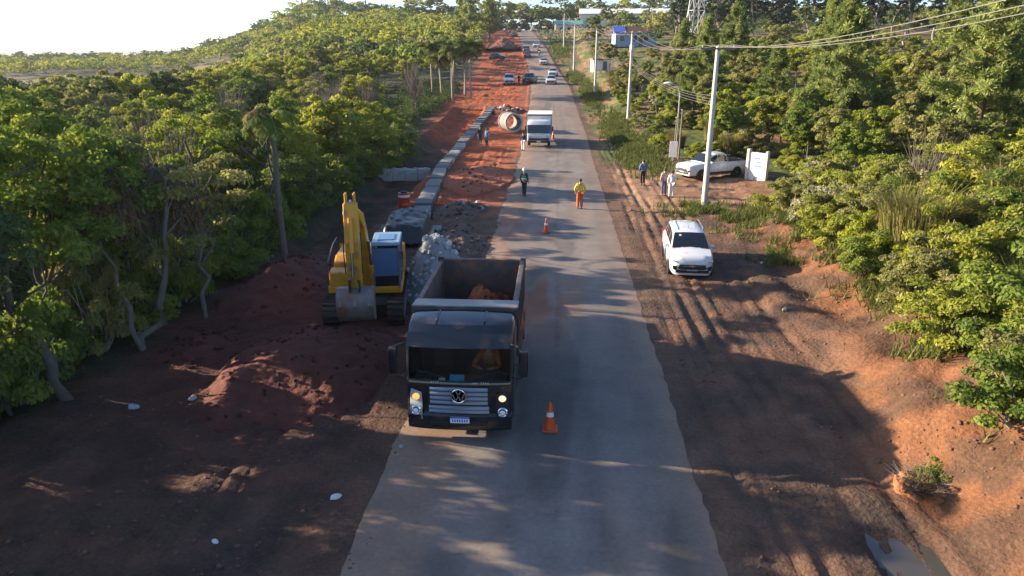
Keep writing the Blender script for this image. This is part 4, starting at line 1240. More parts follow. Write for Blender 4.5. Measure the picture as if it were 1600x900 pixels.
for k in range(3):
    o = thing('uprooted_brush', ('tangle of brown roots on the uprooted clump', 'dry twigs leaning from the uprooted clump', 'dead straw stuck in the uprooted clump')[k], 'dead shrub', (7.4 + .35 * k, 12.75 + .3 * k, gz(7.6, 13) + .12), k, None, (.36, .30, .34)[k])
    link('twigs', proto_twigs(900 + k, .8, 1.9, 22), o)
    link('leaves', proto_shrub(910 + k, ('dry', 'olive', 'green')[k], .9, 1.3, 20, 90, .06)[1], o)

M['clod_brown'] = mat('clod_brown', (0.15, 0.078, 0.050), 0.95, var=0.5, scale=1.5)


# clods and pebbles lying about, uncountable
def loose_stones():
    rng = np.random.default_rng(61); n = 6500
    x = np.concatenate([rng.uniform(-12, -2.9, n), rng.uniform(3.5, 12, n)]); y = 9 + 34 * rng.random(2 * n) ** 1.4
    s = 0.012 + 0.045 * rng.random(2 * n) ** 6
    d = fbm(x * .5, y * .5, 62) > 0.46
    x, y, s = x[d], y[d], s[d]
    z = ground(x, y)
    base = np.array([(1, 0, 0), (0, 1, 0), (-1, 0, 0), (0, -1, 0), (0, 0, .8), (0, 0, -.4)], float)
    tri = np.array([(0, 1, 4), (1, 2, 4), (2, 3, 4), (3, 0, 4), (1, 0, 5), (2, 1, 5), (3, 2, 5), (0, 3, 5)])
    V = (base[None] * (0.7 + 0.6 * rng.random((len(x), 6, 1))) * s[:, None, None] * 1.3 + np.stack([x, y, z], -1)[:, None, :]).reshape(-1, 3)
    F = (tri[None] + (np.arange(len(x)) * 6)[:, None, None]).reshape(-1, 3)
    tag(link('loose_clods', fast_mesh('loose_clods', V, F, M['clod_brown'])), 'small clods and pebbles strewn over the earth shoulders', kind='stuff')
loose_stones()


M['concrete_mid'] = mat('concrete_mid', (0.21, 0.208, 0.20), 0.9, var=0.3, scale=3, bump=0.02, bscale=14, dirt=(0.22, 0.12, 0.08), dirt_amt=0.3)


# ------------------------------------------------------------------ drainage channel of concrete blocks
def channel():
    path = [(-7.35, 37.6), (-7.75, 41), (-8.9, 55), (-9.05, 68), (-9.0, 76), (-8.7, 87), (-8.4, 95)]
    rg = random.Random(3)
    o = thing('drainage_channel', 'long line of grey and pale concrete culvert blocks left of the red fill', 'drainage channel', (0, 0, 0))
    meshes = {}
    def block(k, w, l, h):
        g = G(); g.box((0, 0, -h / 2), (w, l, h))
        if k == 1:
            for q in (-.3, 0, .3): g.box((0, q * l, 0.02), (w * .82, l * .16, 0.05))
        return g.mesh('concrete_block', M[('concrete_dark', 'concrete_pale', 'concrete_mid')[k]], bevel=0.025)
    for k in range(3): meshes[k] = block(k, (1.0, .92, .95)[k], 1.42, 1.3)
    yy = 37.8; i = 0
    while yy < 95:
        a = np.interp(yy, [p[1] for p in path], [p[0] for p in path]); b = np.interp(yy + 1, [p[1] for p in path], [p[0] for p in path])
        k = 0 if rg.random() < .6 else 2
        if 50 < yy < 53 or 57 < yy < 58.6 or 61 < yy < 67.2 or 43.5 < yy < 46: k = 1 if rg.random() < .75 else 2
        c = link('concrete_block', meshes[k], o, (float(a) + rg.uniform(-.03, .03), yy, max(gz(-8, yy), float(prof(yy))) * .6 + float(prof(yy)) * .4 + 0.22 + rg.uniform(-.06, .08)))
        c.rotation_euler.z = -math.atan2(b - a, 1.0) + rg.uniform(-.05, .05)
        yy += 1.47; i += 1
    w = thing('retaining_wall', 'pale grey concrete wall branching from the channel towards the wood', 'wall', (0, 0, 0))
    g = G(); g.box((0, 0, 0), (0.92, 0.55, 0.9)); me = g.mesh('concrete_block', M['concrete'], bevel=0.03)
    for k in range(5):
        c = link('concrete_block', me, w, (-9.6 - 0.5 - k * 0.94, 53.6 - 0.12 * k + rg.uniform(-.03, .03), -0.30 + rg.uniform(-.03, .03)))
    g = G()
    for k in range(6): g.ball((-9.9 - k * .8, 53.5 - .1 * k, 0.16), 0.16, 7, 5, (1.5, .8, .7), .15, rg)
    g.build('capping_stones', M['concrete_pale'], w)
    # near end: stone facing, with black sheet draped over
    s = thing('stone_box', 'dark stone filled end box of the drainage channel', 'stone box', (-7.35, 36.4, 0.1), 0.05)
    g = G(); g.box((0, 0, -.35), (1.15, 2.0, 1.2)); g.build('core', M['concrete_dark'], s, bevel=0.04)
    for k in range(70):
        f = rg.random()
        p = (rg.uniform(-.55, .55), rg.uniform(-.95, .95), .26) if f < .55 else ((.58, rg.uniform(-.95, .95), rg.uniform(-.6, .2)) if f < .85 else (rg.uniform(-.55, .55), -1.0, rg.uniform(-.6, .2)))
        c = link('stone', STONES[rg.randrange(2)], s, p); q = rg.uniform(.07, .14); c.scale = (q, q, q); c.rotation_euler = (rg.random() * 6, rg.random() * 6, 0)
    t = thing('tarpaulin', 'black plastic sheet draped over the channel end behind the excavator cab', 'tarpaulin', (-7.2, 33.3, 0.0), 0.1)
    n = 34; u = np.linspace(-1, 1, n); U, V = np.meshgrid(u, u)
    X = U * 1.55; Y = V * 2.1
    Z = 0.95 - 0.9 * sst(0.52, 0.74, np.abs(U)) - 0.75 * sst(0.80, .95, np.abs(V)) * (1 - sst(.52, .74, np.abs(U))) + (fbm(X * 1.3, Y * 1.3, 5) - .5) * .32 + np.abs(np.sin(X * 5 + Y * 2.2 + fbm(X, Y, 8) * 6)) * .10
    Z = np.maximum(Z, 0.05)
    P = np.stack([X, Y, Z], -1).reshape(-1, 3); idx = np.arange(n * n).reshape(n, n)
    link('sheet', fast_mesh('sheet', P, np.stack([idx[:-1, :-1], idx[:-1, 1:], idx[1:, 1:], idx[1:, :-1]], -1).reshape(-1, 4), M['tarp'], smooth=True), t)
    g = G(); g.box((0, 0, .35), (1.5, 3.0, .75)); g.build('block_below', M['concrete_dark'], t)
channel()


def pipe(x, y, rz, label, z0=0.0):
    t = thing('concrete_pipe', label, 'pipe', (x, y, gz(x, y) + z0), rz, 'concrete culvert pipes')
    g = G(); ro, ri, L = 0.97, 0.79, 1.1
    g.lathe([(ro, -L), (ro, L * .82), (ro * 1.07, L * .84), (ro * 1.07, L), (ri, L), (ri, -L)], (0, 0, ro), 'Y', 40, closed=True)
    g.build('barrel', M['concrete_mid'], t, smooth=True, angle=35)
    g = G(); g.lathe([(ro + .004, -L - .001), (ro + .03, -L - .03), (ro + .03, -L + .12), (ro + .004, -L + .13)], (0, 0, ro), 'Y', 40); g.lathe([(ri + .04, -L - .03), (ro + .03, -L - .03)], (0, 0, ro), 'Y', 40)
    g2 = G(); g2.lathe([(ri + .02, -L - .035), (ro + .035, -L - .035), (ro + .035, -L + .12), (ri + .02, -L + .12)], (0, 0, ro), 'Y', 40, closed=True)
    g2.build('rim', M['concrete'], t, smooth=True, angle=35)
    return t
pipe(-4.95, 77.2, 0.42, 'large concrete culvert pipe with its open end to the camera left of the small truck')


# ------------------------------------------------------------------ traffic cones, drum
def cone_proto():
    t = thing('traffic_cone', 'orange traffic cone with a white collar on the road beside the black truck', 'traffic cone', (0, 0, 0), 0, 'traffic cones along the closed lane')
    g = G(); g.box((0, 0, .02), (.40, .40, .04)); g.build('base', M['cone_orange'], t, bevel=0.012)
    g = G(); g.lathe([(.150, .04), (.097, .41), (.0, .41)], n=20); g.lathe([(.083, .51), (.032, .76), (.022, .775), (0, .775)], n=20); g.build('body', M['cone_orange'], t, smooth=True)
    g = G(); g.lathe([(.101, .39), (.081, .52)], n=20); g.build('collar', M['cone_white'], t, smooth=True)
    return t
c0 = cone_proto()
c0.location = (-0.02, 15.0, 0.016); c0.scale = (.93, .93, .93)
for x, y, rz, lb in ((-0.42, 34.5, .5, 'orange traffic cone standing alone on the centre of the road behind the truck'), (-0.33, 72.3, .2, 'small distant orange cone beside the white box truck'), (-6.85, 41.2, .9, 'pale striped marker cone at the edge of the channel')):
    c = copy_tree(c0, None, lb); c.location = (x, y, gz(x, y) + .02 + (0.03 if abs(x) < 3 else 0.0)); c.rotation_euler.z = rz

t = thing('red_drum', 'red plastic drum with a white band beside the channel', 'drum', (-8.55, 39.0, gz(-8.55, 39.0)))
g = G(); g.lathe([(.30, 0), (.33, .05), (.33, .40), (.345, .43), (.33, .46), (.33, .82), (.345, .85), (.33, .88), (.32, 1.12), (0, 1.13)], n=22); g.build('barrel', M['drum_red'], t, smooth=True)
g = G(); g.lathe([(.338, .90), (.336, 1.02)], n=22); g.build('band', M['white_plastic'], t, smooth=True)
g = G(); g.lathe([(.20, 1.12), (.20, 1.2), (0, 1.21)], n=16); g.build('lid', M['navy_cloth'], t, smooth=True)


# ------------------------------------------------------------------ people
def skin_mesh(name, J, E, rad, m, sub=1):
    me = bpy.data.meshes.new('sk'); ks = list(dict.fromkeys(k for e in E for k in e)); ix = {k: i for i, k in enumerate(ks)}
    me.from_pydata([J[k] for k in ks], [(ix[a], ix[b]) for a, b in E], [])
    ob = bpy.data.objects.new('sk', me); COL.objects.link(ob)
    ob.modifiers.new('s', 'SKIN')
    sd = ob.modifiers.new('d', 'SUBSURF'); sd.levels = sub; sd.render_levels = sub
    for i, k in enumerate(ks):
        r = rad[k]; r = r if hasattr(r, '__len__') else (r, r)
        me.skin_vertices[0].data[i].radius = r
        me.skin_vertices[0].data[i].use_root = (i == 0)
    dg = bpy.context.evaluated_depsgraph_get(); dg.update()
    res = bpy.data.meshes.new_from_object(ob.evaluated_get(dg))
    res.name = name
    res.materials.clear(); res.materials.append(m)
    res.polygons.foreach_set('use_smooth', np.ones(len(res.polygons), bool))
    bpy.data.objects.remove(ob); bpy.data.meshes.remove(me)
    return res


def person(label, x, y, z, rz, top, legs, hat=None, skin='skin', vest=None, arms=None, stride=0.0, s=1.0, hips=None, group='people at the roadworks', sit=False, cat='person', loose=1.0, bend=0.0):
    """a figure facing -Y, feet at the origin"""
    t = thing('person', label, cat, (x, y, z), rz, group, s)
    b = bend
    J = dict(pelvis=(0, 0, .95), waist=(0, -.02 * b, 1.10), chest=(0, -.10 * b, 1.30), neck=(0, -.16 * b, 1.47), jaw=(0, -.03 - .2 * b, 1.545), skull=(0, -.005 - .2 * b, 1.63), crown=(0, .0 - .2 * b, 1.705), nose=(0, -.115 - .2 * b, 1.60))
    for sg, n in ((1, 'l'), (-1, 'r')):
        st = stride * sg
        J['sh' + n] = (.165 * sg, -.13 * b, 1.42)
        a = (arms or {}).get(n, ((.235 * sg, .03, 1.15), (.245 * sg, -.06, .90)))
        J['el' + n], J['wr' + n] = a
        J['hp' + n] = (.09 * sg, 0, .91); J['kn' + n] = (.105 * sg, -.04 - .5 * st, .50); J['an' + n] = (.11 * sg, .03 - st, .09); J['to' + n] = (.125 * sg, -.13 - st, .035)
        if sit:
            J['kn' + n] = (.13 * sg, -.46, .98); J['an' + n] = (.13 * sg, -.52, .56); J['to' + n] = (.14 * sg, -.68, .50)
        e, w = Vector(J['el' + n]), Vector(J['wr' + n]); d = (w - e).normalized()
        sd = d.cross(Vector((sg, 0.2, 0.1))).normalized()
        if sit: sd = Vector((0, 0, 1)).cross(d).normalized()
        pal = w + d * .075; J['pa' + n] = tuple(pal)
        curl = d.cross(sd).normalized() * (1 if sit else -sg) * .018
        for f, (o, L) in enumerate(((-.030, .062), (-.010, .075), (.011, .070), (.030, .052))):
            k = pal + sd * o + d * .012; J[f'k{f}' + n] = tuple(k); J[f'm{f}' + n] = tuple(k + d * L * .55 + curl * .4); J[f't{f}' + n] = tuple(k + d * L + curl * 1.3)
        tb = w + d * .025 - sd * .034; J['b0' + n] = tuple(tb); J['b1' + n] = tuple(tb + d * .035 - sd * .02 + curl * .5)
    E = [('pelvis', 'waist'), ('waist', 'chest'), ('chest', 'neck'), ('neck', 'jaw'), ('jaw', 'skull'), ('skull', 'crown'), ('jaw', 'nose')]
    rd = dict(pelvis=(.135, .10), waist=(.12, .09), chest=(.145, .10), neck=.055, jaw=(.068, .075), skull=(.082, .098), crown=(.05, .06), nose=.016)
    for n in 'lr':
        E += [('chest', 'sh' + n), ('sh' + n, 'el' + n), ('el' + n, 'wr' + n), ('wr' + n, 'pa' + n), ('pelvis', 'hp' + n), ('hp' + n, 'kn' + n), ('kn' + n, 'an' + n), ('an' + n, 'to' + n), ('wr' + n, 'b0' + n), ('b0' + n, 'b1' + n)]
        rd.update({'sh' + n: .062, 'el' + n: .042, 'wr' + n: .028, 'pa' + n: (.036, .018), 'hp' + n: .088, 'kn' + n: .058, 'an' + n: .040, 'to' + n: .035, 'b0' + n: .010, 'b1' + n: .008})
        for f in range(4):
            E += [('pa' + n, f'k{f}' + n), (f'k{f}' + n, f'm{f}' + n), (f'm{f}' + n, f't{f}' + n)]; rd.update({f'k{f}' + n: .009, f'm{f}' + n: .0085, f't{f}' + n: .0075})
    link('body', skin_mesh('body', J, E, rd, M[skin]), t)
    L = loose
    Et = [('pelvis', 'waist'), ('waist', 'chest'), ('chest', 'neck')] + [e for n in 'lr' for e in (('chest', 'sh' + n), ('sh' + n, 'el' + n), ('el' + n, 'wr' + n))]
    J2 = dict(J); J2['neck'] = (0, -.14 * b, 1.44)
    for n in 'lr':
        e, w = Vector(J['el' + n]), Vector(J['wr' + n]); J2['wr' + n] = tuple(e + (w - e) * .9)
    rt = dict(pelvis=(.158 * L, .125), waist=(.145 * L, .118), chest=(.168, .128), neck=.07)
    for n in 'lr': rt.update({'sh' + n: .080, 'el' + n: .062 * L, 'wr' + n: .048 * L})
    link('shirt', skin_mesh('shirt', J2, Et, rt, M[top]), t)
    El = [e for n in 'lr' for e in (('pelvis', 'hp' + n), ('hp' + n, 'kn' + n), ('kn' + n, 'an' + n))]
    J3 = dict(J); J3['pelvis'] = (0, 0, .97)
    rl = dict(pelvis=(.150, .120))
    for n in 'lr': rl.update({'hp' + n: .108, 'kn' + n: .080 * L, 'an' + n: .066 * L})
    link('trousers', skin_mesh('trousers', J3, El, rl, M[legs]), t)
    for n in 'lr':
        J4 = dict(J); a = Vector(J['an' + n]); J4['hl' + n] = (a.x, a.y + .05, a.z - .045)
        link('shoe', skin_mesh('shoe', J4, [('an' + n, 'hl' + n), ('hl' + n, 'to' + n)], {'an' + n: .055, 'hl' + n: .045, 'to' + n: (.045, .038)}, M['boot']), t)
    sk = Vector(J['skull'])
    g = G()
    if hat:
        g.lathe([(.135, -.005), (.118, .02), (.114, .06), (.085, .115), (.04, .14), (0, .145)], tuple(sk + Vector((0, 0, .02))), n=14); g.lathe([(.135, -.005), (.0, .0)], tuple(sk + Vector((0, 0, .02))), n=14)
        g.build('helmet', M[hat], t, smooth=True)
    else:
        g.ball(tuple(sk + Vector((0, .018, .022))), .103, 12, 8, (.9, 1.02, 1.0)); g.build('hair', M['hair'], t, smooth=True)
    g = G()
    for q in (-.034, .034): g.ball((sk.x + q, sk.y - .088, sk.z - .01), .012, 6, 4)
    g.box((sk.x, sk.y - .088, sk.z - .085), (.045, .012, .008)); g.build('face', M['hair'], t)
    if vest:
        rv = {k: ((v[0] + .014, v[1] + .014) if hasattr(v, '__len__') else v + .014) for k, v in rt.items()}
        J5 = dict(J2)
        for n in 'lr': J5['sh' + n] = (J['sh' + n][0] * .8, J['sh' + n][1], J['sh' + n][2])
        link('vest', skin_mesh('vest', J5, [('pelvis', 'waist'), ('waist', 'chest'), ('chest', 'neck'), ('chest', 'shl'), ('chest', 'shr')], rv, M[vest]), t)
        g = G(); g.lathe([(.180, -.03), (.180, .03)], (0, 0, 1.12), n=18); tp = g.build('reflective_band', M['reflect'], t); tp.scale = (1, .80, 1)
    return t


person('worker in a yellow jacket and orange trousers standing on the road, facing away', 1.42, 40.3, 0.02, R(185), 'yellow_cloth', 'orange_cloth', None, arms={'l': ((.30, .02, 1.18), (.26, -.10, .97)), 'r': ((-.30, .02, 1.18), (-.26, -.10, .97))}, loose=1.15)
g = G()
person('worker in a green vest with white helmet walking at the left road edge', -1.95, 43.8, 0.02, R(160), 'navy_cloth', 'navy_cloth', 'white_plastic', vest='green_cloth', stride=.12)
person('person in black clothes standing beside the channel, left of the one in blue', -7.35, 68.6, gz(-7.35, 68.6), R(20), 'black_cloth', 'navy_cloth', None)
person('person in a blue shirt standing on the red fill near the channel', -6.55, 67.2, gz(-6.55, 67.2), R(-40), 'blue_cloth', 'navy_cloth', None, skin='skin_dark')
person('person in a navy top and pale trousers beside the white box truck', -2.98, 64.4, gz(-2.98, 64.4) + .02, R(170), 'navy_cloth', 'white_cloth', None, stride=.1)
person('person in a blue shirt and dark trousers standing apart on the sandy entrance', 5.9, 48.1, gz(5.9, 48.1), R(200), 'blue_cloth', 'black_cloth', None, arms={'l': ((.27, .02, 1.17), (.15, -.16, 1.0)), 'r': ((-.27, .02, 1.17), (-.15, -.16, 1.0))})
person('person in a pink top and blue jeans, left one of a pair at the entrance', 6.82, 44.5, gz(6.82, 44.5), R(190), 'pink_cloth', 'denim', None)
person('person in white shirt and white trousers, right one of a pair at the entrance', 7.22, 44.1, gz(7.22, 44.1), R(170), 'white_cloth', 'white_cloth', None, skin='skin')
person('person in dark clothes standing between the two pickups up the road', -6.5, 123.6, gz(-6.5, 123.6), R(30), 'black_cloth', 'navy_cloth', None)


# ------------------------------------------------------------------ vehicles
def wheel(parent, x, y, r, w, rim='rim', truck=False, n=22):
    sg = 1 if x > 0 else -1
    wh = link('wheel', None, parent, (x, y, r))
    g = G(); g.lathe([(r * .60, -w / 2), (r * .93, -w / 2), (r, -w * .32), (r, w * .32), (r * .93, w / 2), (r * .60, w / 2)], axis='X', n=n, closed=True)
    g.build('tyre', M['rubber'], wh, smooth=True, angle=50)
    g = G(); o = sg * w / 2
    if truck:
        g.lathe([(r * .60, o * .95), (r * .55, o * .7), (r * .30, o * .55), (r * .26, o * .95), (r * .1, o * 1.0), (0, o * 1.0)] if sg > 0 else [(0, o), (r * .1, o), (r * .26, o * .95), (r * .30, o * .55), (r * .55, o * .7), (r * .60, o * .95)], axis='X', n=n)
        for k in range(8):
            a = 6.283 * k / 8; g.box((o * .95, math.cos(a) * r * .2, math.sin(a) * r * .2), (.03, .03, .03))
    else:
        g.lathe([(r * .61, o * .9), (r * .58, o * .6), (0, o * .5)], axis='X', n=n)
        for k in range(5):
            a = 6.283 * k / 5; g.box((o * .88, math.cos(a) * r * .32, math.sin(a) * r * .32), (.02, r * .56, r * .14), rx=a)
        g.lathe([(r * .13, o * .9), (0, o * .95)], axis='X', n=10)
    g.build('rim', M[rim], wh, smooth=True, angle=30)
    return wh


CARS = {
    # L, half width, ground gap, lower-body stations (y, top z, half width), roof stations (y, z, half width), belt, wheel y, wheel r
    'mpv': dict(L=4.36, W=.87, body=[(0, .70, .50), (.04, .84, .66), (.13, .94, .76), (.30, 1.00, .83), (.70, 1.06, .865), (.95, 1.10, .87), (2.2, 1.10, .87), (3.5, 1.12, .87), (4.15, 1.10, .83), (4.33, 1.0, .76), (4.36, .85, .70)],
                roof=[(.84, 1.04, .76), (1.35, 1.40, .70), (1.70, 1.59, .63), (2.10, 1.66, .62), (3.2, 1.67, .61), (3.95, 1.58, .57), (4.28, 1.10, .66)], wy=(.82, 3.48), r=.325),
    'hatch': dict(L=3.95, W=.85, body=[(0, .66, .58), (.05, .80, .72), (.2, .86, .80), (.8, .93, .84), (1.15, .97, .85), (2.1, .98, .85), (3.2, 1.0, .85), (3.75, .98, .80), (3.92, .9, .74), (3.95, .8, .68)],
                  roof=[(1.05, .95, .72), (1.85, 1.42, .60), (2.2, 1.47, .60), (3.0, 1.45, .59), (3.55, 1.32, .58), (3.85, .98, .64)], wy=(.75, 3.2), r=.30),
    'sedan': dict(L=4.4, W=.86, body=[(0, .64, .58), (.05, .78, .72), (.2, .85, .80), (.95, .92, .85), (1.25, .96, .86), (2.4, .97, .86), (3.5, 1.0, .86), (4.2, .98, .82), (4.37, .9, .76), (4.4, .8, .7)],
                  roof=[(1.15, .94, .72), (1.95, 1.41, .60), (2.35, 1.45, .60), (2.95, 1.43, .59), (3.7, 1.02, .62)], wy=(.85, 3.45), r=.31),
    'pickup': dict(L=5.25, W=.92, body=[(0, .80, .66), (.05, 1.0, .80), (.2, 1.08, .87), (.9, 1.14, .91), (1.35, 1.18, .92), (2.4, 1.18, .92), (3.35, 1.18, .92), (3.40, 1.18, .92), (5.1, 1.20, .91), (5.22, 1.16, .90), (5.25, 1.0, .88)],
                   roof=[(1.25, 1.15, .78), (2.0, 1.72, .68), (2.35, 1.80, .68), (3.05, 1.80, .67), (3.25, 1.72, .67), (3.42, 1.19, .76)], wy=(1.02, 4.15), r=.385),
}


def car(kind, paint, label, cat, x, y, z, rz, group=None, plate=True, detail=True, rails=False):
    P = CARS[kind]; zb = .24 if kind != 'pickup' else .36
    t = thing('pickup_truck' if kind == 'pickup' else 'car', label, cat, (x, y, z), rz, group)
    def sec(y, zt, w):
        k = zb + (.10 if y < .03 or y > P['L'] - .03 else 0)
        half = [(0, k), (w * .90, k), (w * .98, k + .10), (w, k + .30), (w, zt - .22), (w * .965, zt - .06), (w * .90, zt), (w * .5, zt + .025), (0, zt + .03)]
        return [(a, y, b) for a, b in half] + [(-a, y, b) for a, b in half[-2:0:-1]]
    g = G(); g.loft([sec(*q) for q in P['body']], closed=True)
    g.build('body', M[paint], t, smooth=True, angle=38)
    ry = [q[0] for q in P['roof']]; rzv = [q[1] for q in P['roof']]; rw = [q[2] for q in P['roof']]
    by = [q[0] for q in P['body']]; bz = [q[1] for q in P['body']]; bw = [q[2] for q in P['body']]
    def gh(y): return float(np.interp(y, ry, rzv)), float(np.interp(y, ry, rw)), float(np.interp(y, by, bz)) - .02, float(np.interp(y, by, bw)) * .90
    secs = []
    for yy in sorted(set(ry + list(np.linspace(ry[0], ry[-1], 12)))):
        zr, w, b, wb = gh(yy); zr = max(zr, b + .01)
        half = [(wb, b), (w + .02, max(b, zr - .06)), (w * .92, max(b, zr - .015)), (w * .5, zr + .015), (0, zr + .022)]
        secs.append([(a, yy, c) for a, c in half] + [(-a, yy, c) for a, c in half[-2::-1]])
    g = G(); g.loft(secs, closed=False, cap=True); g.build('roof', M[paint], t, smooth=True, angle=38)
    def screen(y0, y1, f, off):
        q = G(); rows = []
        for yy in np.linspace(y0, y1, 5):
            zr, w, b, wb = gh(yy); rows.append([(w * f * s * (1.0 + .10 * (rzv[iw] - zr)), yy - off * .35, zr + .022 - .03 * s * s * .6 + off) for s in np.linspace(-1, 1, 7)])
        top = [[(p[0], p[1], p[2] + .004) for p in r] for r in rows]
        q.loft(rows, cap=False); return q
    iw = 2 if kind == 'mpv' else 1
    d1 = ry[iw] - ry[0]
    screen(ry[0] + d1 * .10, ry[iw] - d1 * .04, .94, .016).build('windscreen', M['dark_glass'], t, smooth=True)
    d2 = ry[-1] - ry[-2]
    q = G(); rows = []
    for yy in np.linspace(ry[-2] + d2 * .05, ry[-1] - d2 * .35, 4):
        zr, w, b, wb = gh(yy); rows.append([(w * .85 * s, yy + .012, zr + .030) for s in np.linspace(-1, 1, 5)])
    q.loft(rows, cap=False); q.build('rear_window', M['dark_glass'], t, smooth=True)
    # side windows follow the flank of the cabin
    ya, yb = ry[0] + d1 * .42, ry[-1] - d2 * .5
    cuts = [ya, ya + (yb - ya) * .36, ya + (yb - ya) * .70, yb] if kind in ('mpv',) else [ya, ya + (yb - ya) * .5, yb]
    for sg in (1, -1):
        for i in range(len(cuts) - 1):
            q = G(); lo = []; hi = []
            for yy in np.linspace(cuts[i] + .035, cuts[i + 1] - .035, 4):
                zr, w, b, wb = gh(yy); h0 = b + .07; h1 = max(h0 + .02, zr - .10)
                fx = lambda h: (wb + (w + .02 - wb) * (h - b) / max(.01, zr - .06 - b)) + .007
                lo.append((sg * fx(h0), yy, h0)); hi.append((sg * fx(h1), yy, h1))
            q.loft([lo, hi], cap=False); q.build('side_window', M['dark_glass'], t)
        for wy in P['wy']:
            wheel(t, sg * (P['W'] - .11), wy, P['r'], .22)
            q = G(); q.lathe([(P['r'] * 1.10, sg * (P['W'] + .004)), (P['r'] * 1.10, sg * (P['W'] - .05)), (.05, sg * (P['W'] - .05)), (.05, sg * (P['W'] + .004))], (0, wy, P['r'] + .02), 'X', 24, closed=True)
            q.build('wheel_arch', M['plastic'], t)
        m = link('mirror', G().ball((sg * (P['W'] + .055), ry[0] + .50, bz[4] + .05), .10, 10, 7, (1.15, .65, .8)).mesh('mirror', M[paint], smooth=True), t)
        # lamps
        z1 = bz[1]
        q = G(); q.prism([(sg * .50, z1 - .10), (sg * .77, z1 - .04), (sg * .79, z1 + .01), (sg * .52, z1 - .05)], 'Y', .035, .14); q.build('headlight', M['clear_lamp'], t)
        q = G(); q.prism([(sg * .60, z1 - .40), (sg * .74, z1 - .37), (sg * .77, z1 - .22), (sg * .62, z1 - .24)], 'Y', -.0, .12); q.build('fog_lamp_recess', M['plastic'], t)
        q = G(); q.box((sg * (bw[-3] - .06), P['L'] - .06, bz[-3] - .18), (.16, .14, .34)); q.build('tail_lamp', M['tail_red'], t, bevel=.02)
        if detail:
            for yy in (cuts[0] + .0, cuts[1], cuts[-1] - .1):
                q = G(); q.box((sg * (P['W'] + .001), yy, .75), (.006, .012, .55)); q.build('door_seam', M['plastic'], t)
            q = G(); q.box((sg * (P['W'] + .012), cuts[1] - .18, .93 if kind != 'pickup' else 1.0), (.03, .18, .035)); q.build('door_handle', M[paint], t, bevel=.01)
            q = G(); q.box((sg * (P['W'] + .003), (P['wy'][0] + P['wy'][1]) / 2, zb + .12), (.02, P['wy'][1] - P['wy'][0] - 2.3 * P['r'], .14)); q.build('sill_trim', M['plastic'], t)
        if rails:
            q = G(); q.tube([(sg * .60, 1.95, 1.70), (sg * .60, 2.2, 1.735), (sg * .59, 3.4, 1.735), (sg * .58, 3.7, 1.70)], .018, 6); q.build('roof_rail', M['rim'], t, smooth=True)
    z1 = bz[1]
    q = G(); q.prism([(-.50, z1 - .16), (.50, z1 - .16), (.56, z1 - .30), (.46, z1 - .36), (-.46, z1 - .36), (-.56, z1 - .30)], 'Y', -.012, .10); q.build('grille', M['plastic'], t)
    q = G(); q.box((0, -.016, z1 - .22), (.92, .02, .022)); q.build('grille_bar', M['chrome'], t)
    if kind == 'mpv':
        q = G(); q.prism([(-.13, z1 - .235), (-.045, z1 - .235), (-.035, z1 - .26), (.045, z1 - .26), (.05, z1 - .235), (.13, z1 - .235), (.12, z1 - .20), (.045, z1 - .20), (.035, z1 - .175), (-.045, z1 - .175), (-.05, z1 - .20), (-.12, z1 - .20)], 'Y', -.035, -.02); q.build('emblem', M['gold_mark'], t)
    q = G(); q.box((0, .0, zb + .16), (P['W'] * 1.5, .06, .12)); q.build('bumper_intake', M['plastic'], t, bevel=.02)
    if plate:
        p = link('number_plate', G().box((0, -.022, z1 - .41), (.40, .014, .13)).mesh('number_plate', M['plate_white']), t)
        G().box((0, -.031, z1 - .36), (.40, .006, .03)).build('plate_band', M['plate_blue'], p)
        q = G()
        for k in range(7): q.box((-.15 + .05 * k, -.031, z1 - .425), (.026, .005, .06))
        q.build('plate_characters', M['ink'], p)
    q = G(); q.box((-.0, P['L'] * .5, zb - .02), (P['W'] * 1.5, P['L'] * .86, .12)); q.build('underbody', M['plastic'], t)
    if kind in ('mpv',):
        q = G(); q.tube([(0, 2.05, 1.69), (0, 2.22, 1.86)], [.012, .004], 5); q.build('aerial', M['plastic'], t)
        q = G(); q.box((-.38, 1.50, 1.515), (.10, .10, .012), rx=R(30)); q.build('windscreen_sticker', M['white_plastic'], t)
    if kind == 'pickup':
        q = G(); q.box((0, 4.30, 1.222), (1.56, 1.62, .012)); q.build('bed_cover', M['plastic'], t)
        q = G()
        for sg in (1, -1): q.tube([(sg * .72, 3.5, 1.2), (sg * .66, 3.62, 1.62)], .03, 6)
        q.tube([(-.66, 3.62, 1.62), (.66, 3.62, 1.62)], .03, 6); q.build('roll_bar', M['plastic'], t, smooth=True)
    return t


car('mpv', 'white_paint', 'white people carrier parked on the brown earth shoulder facing the camera', 'car', 5.50, 27.2, gz(5.5, 29.0) - .03, R(-3), rails=True)
car('pickup', 'white_paint', 'white double cab pickup parked behind the nearest concrete pole', 'pickup truck', 8.9, 50.4, gz(10, 52), R(-62))
FC = 'traffic on the far road'
car('hatch', 'white_paint', 'front one of two white cars close together coming down the road', 'car', -1.15, 121.0, gz(-1.2, 122) + .02 + .03, R(-3), FC, detail=False)
car('sedan', 'white_paint', 'rear one of two white cars close together coming down the road', 'car', -1.0, 138.0, 4.32, R(-4), FC, detail=False)
car('hatch', 'white_paint', 'single white car further up the road, behind the pair', 'car', -3.3, 165.0, float(prof(166)) + .02, R(-5), FC, detail=False)
car('hatch', 'white_paint', 'tiny white car furthest up the road', 'car', -6.2, 205.0, float(prof(206)) + .02, R(-6), FC, detail=False)
PW = 'vehicles parked on the red earth'
car('pickup', 'white_paint', 'white pickup parked on the red earth, left of the dark one', 'pickup truck', -8.0, 121.5, gz(-8, 123), R(4), PW, detail=False)
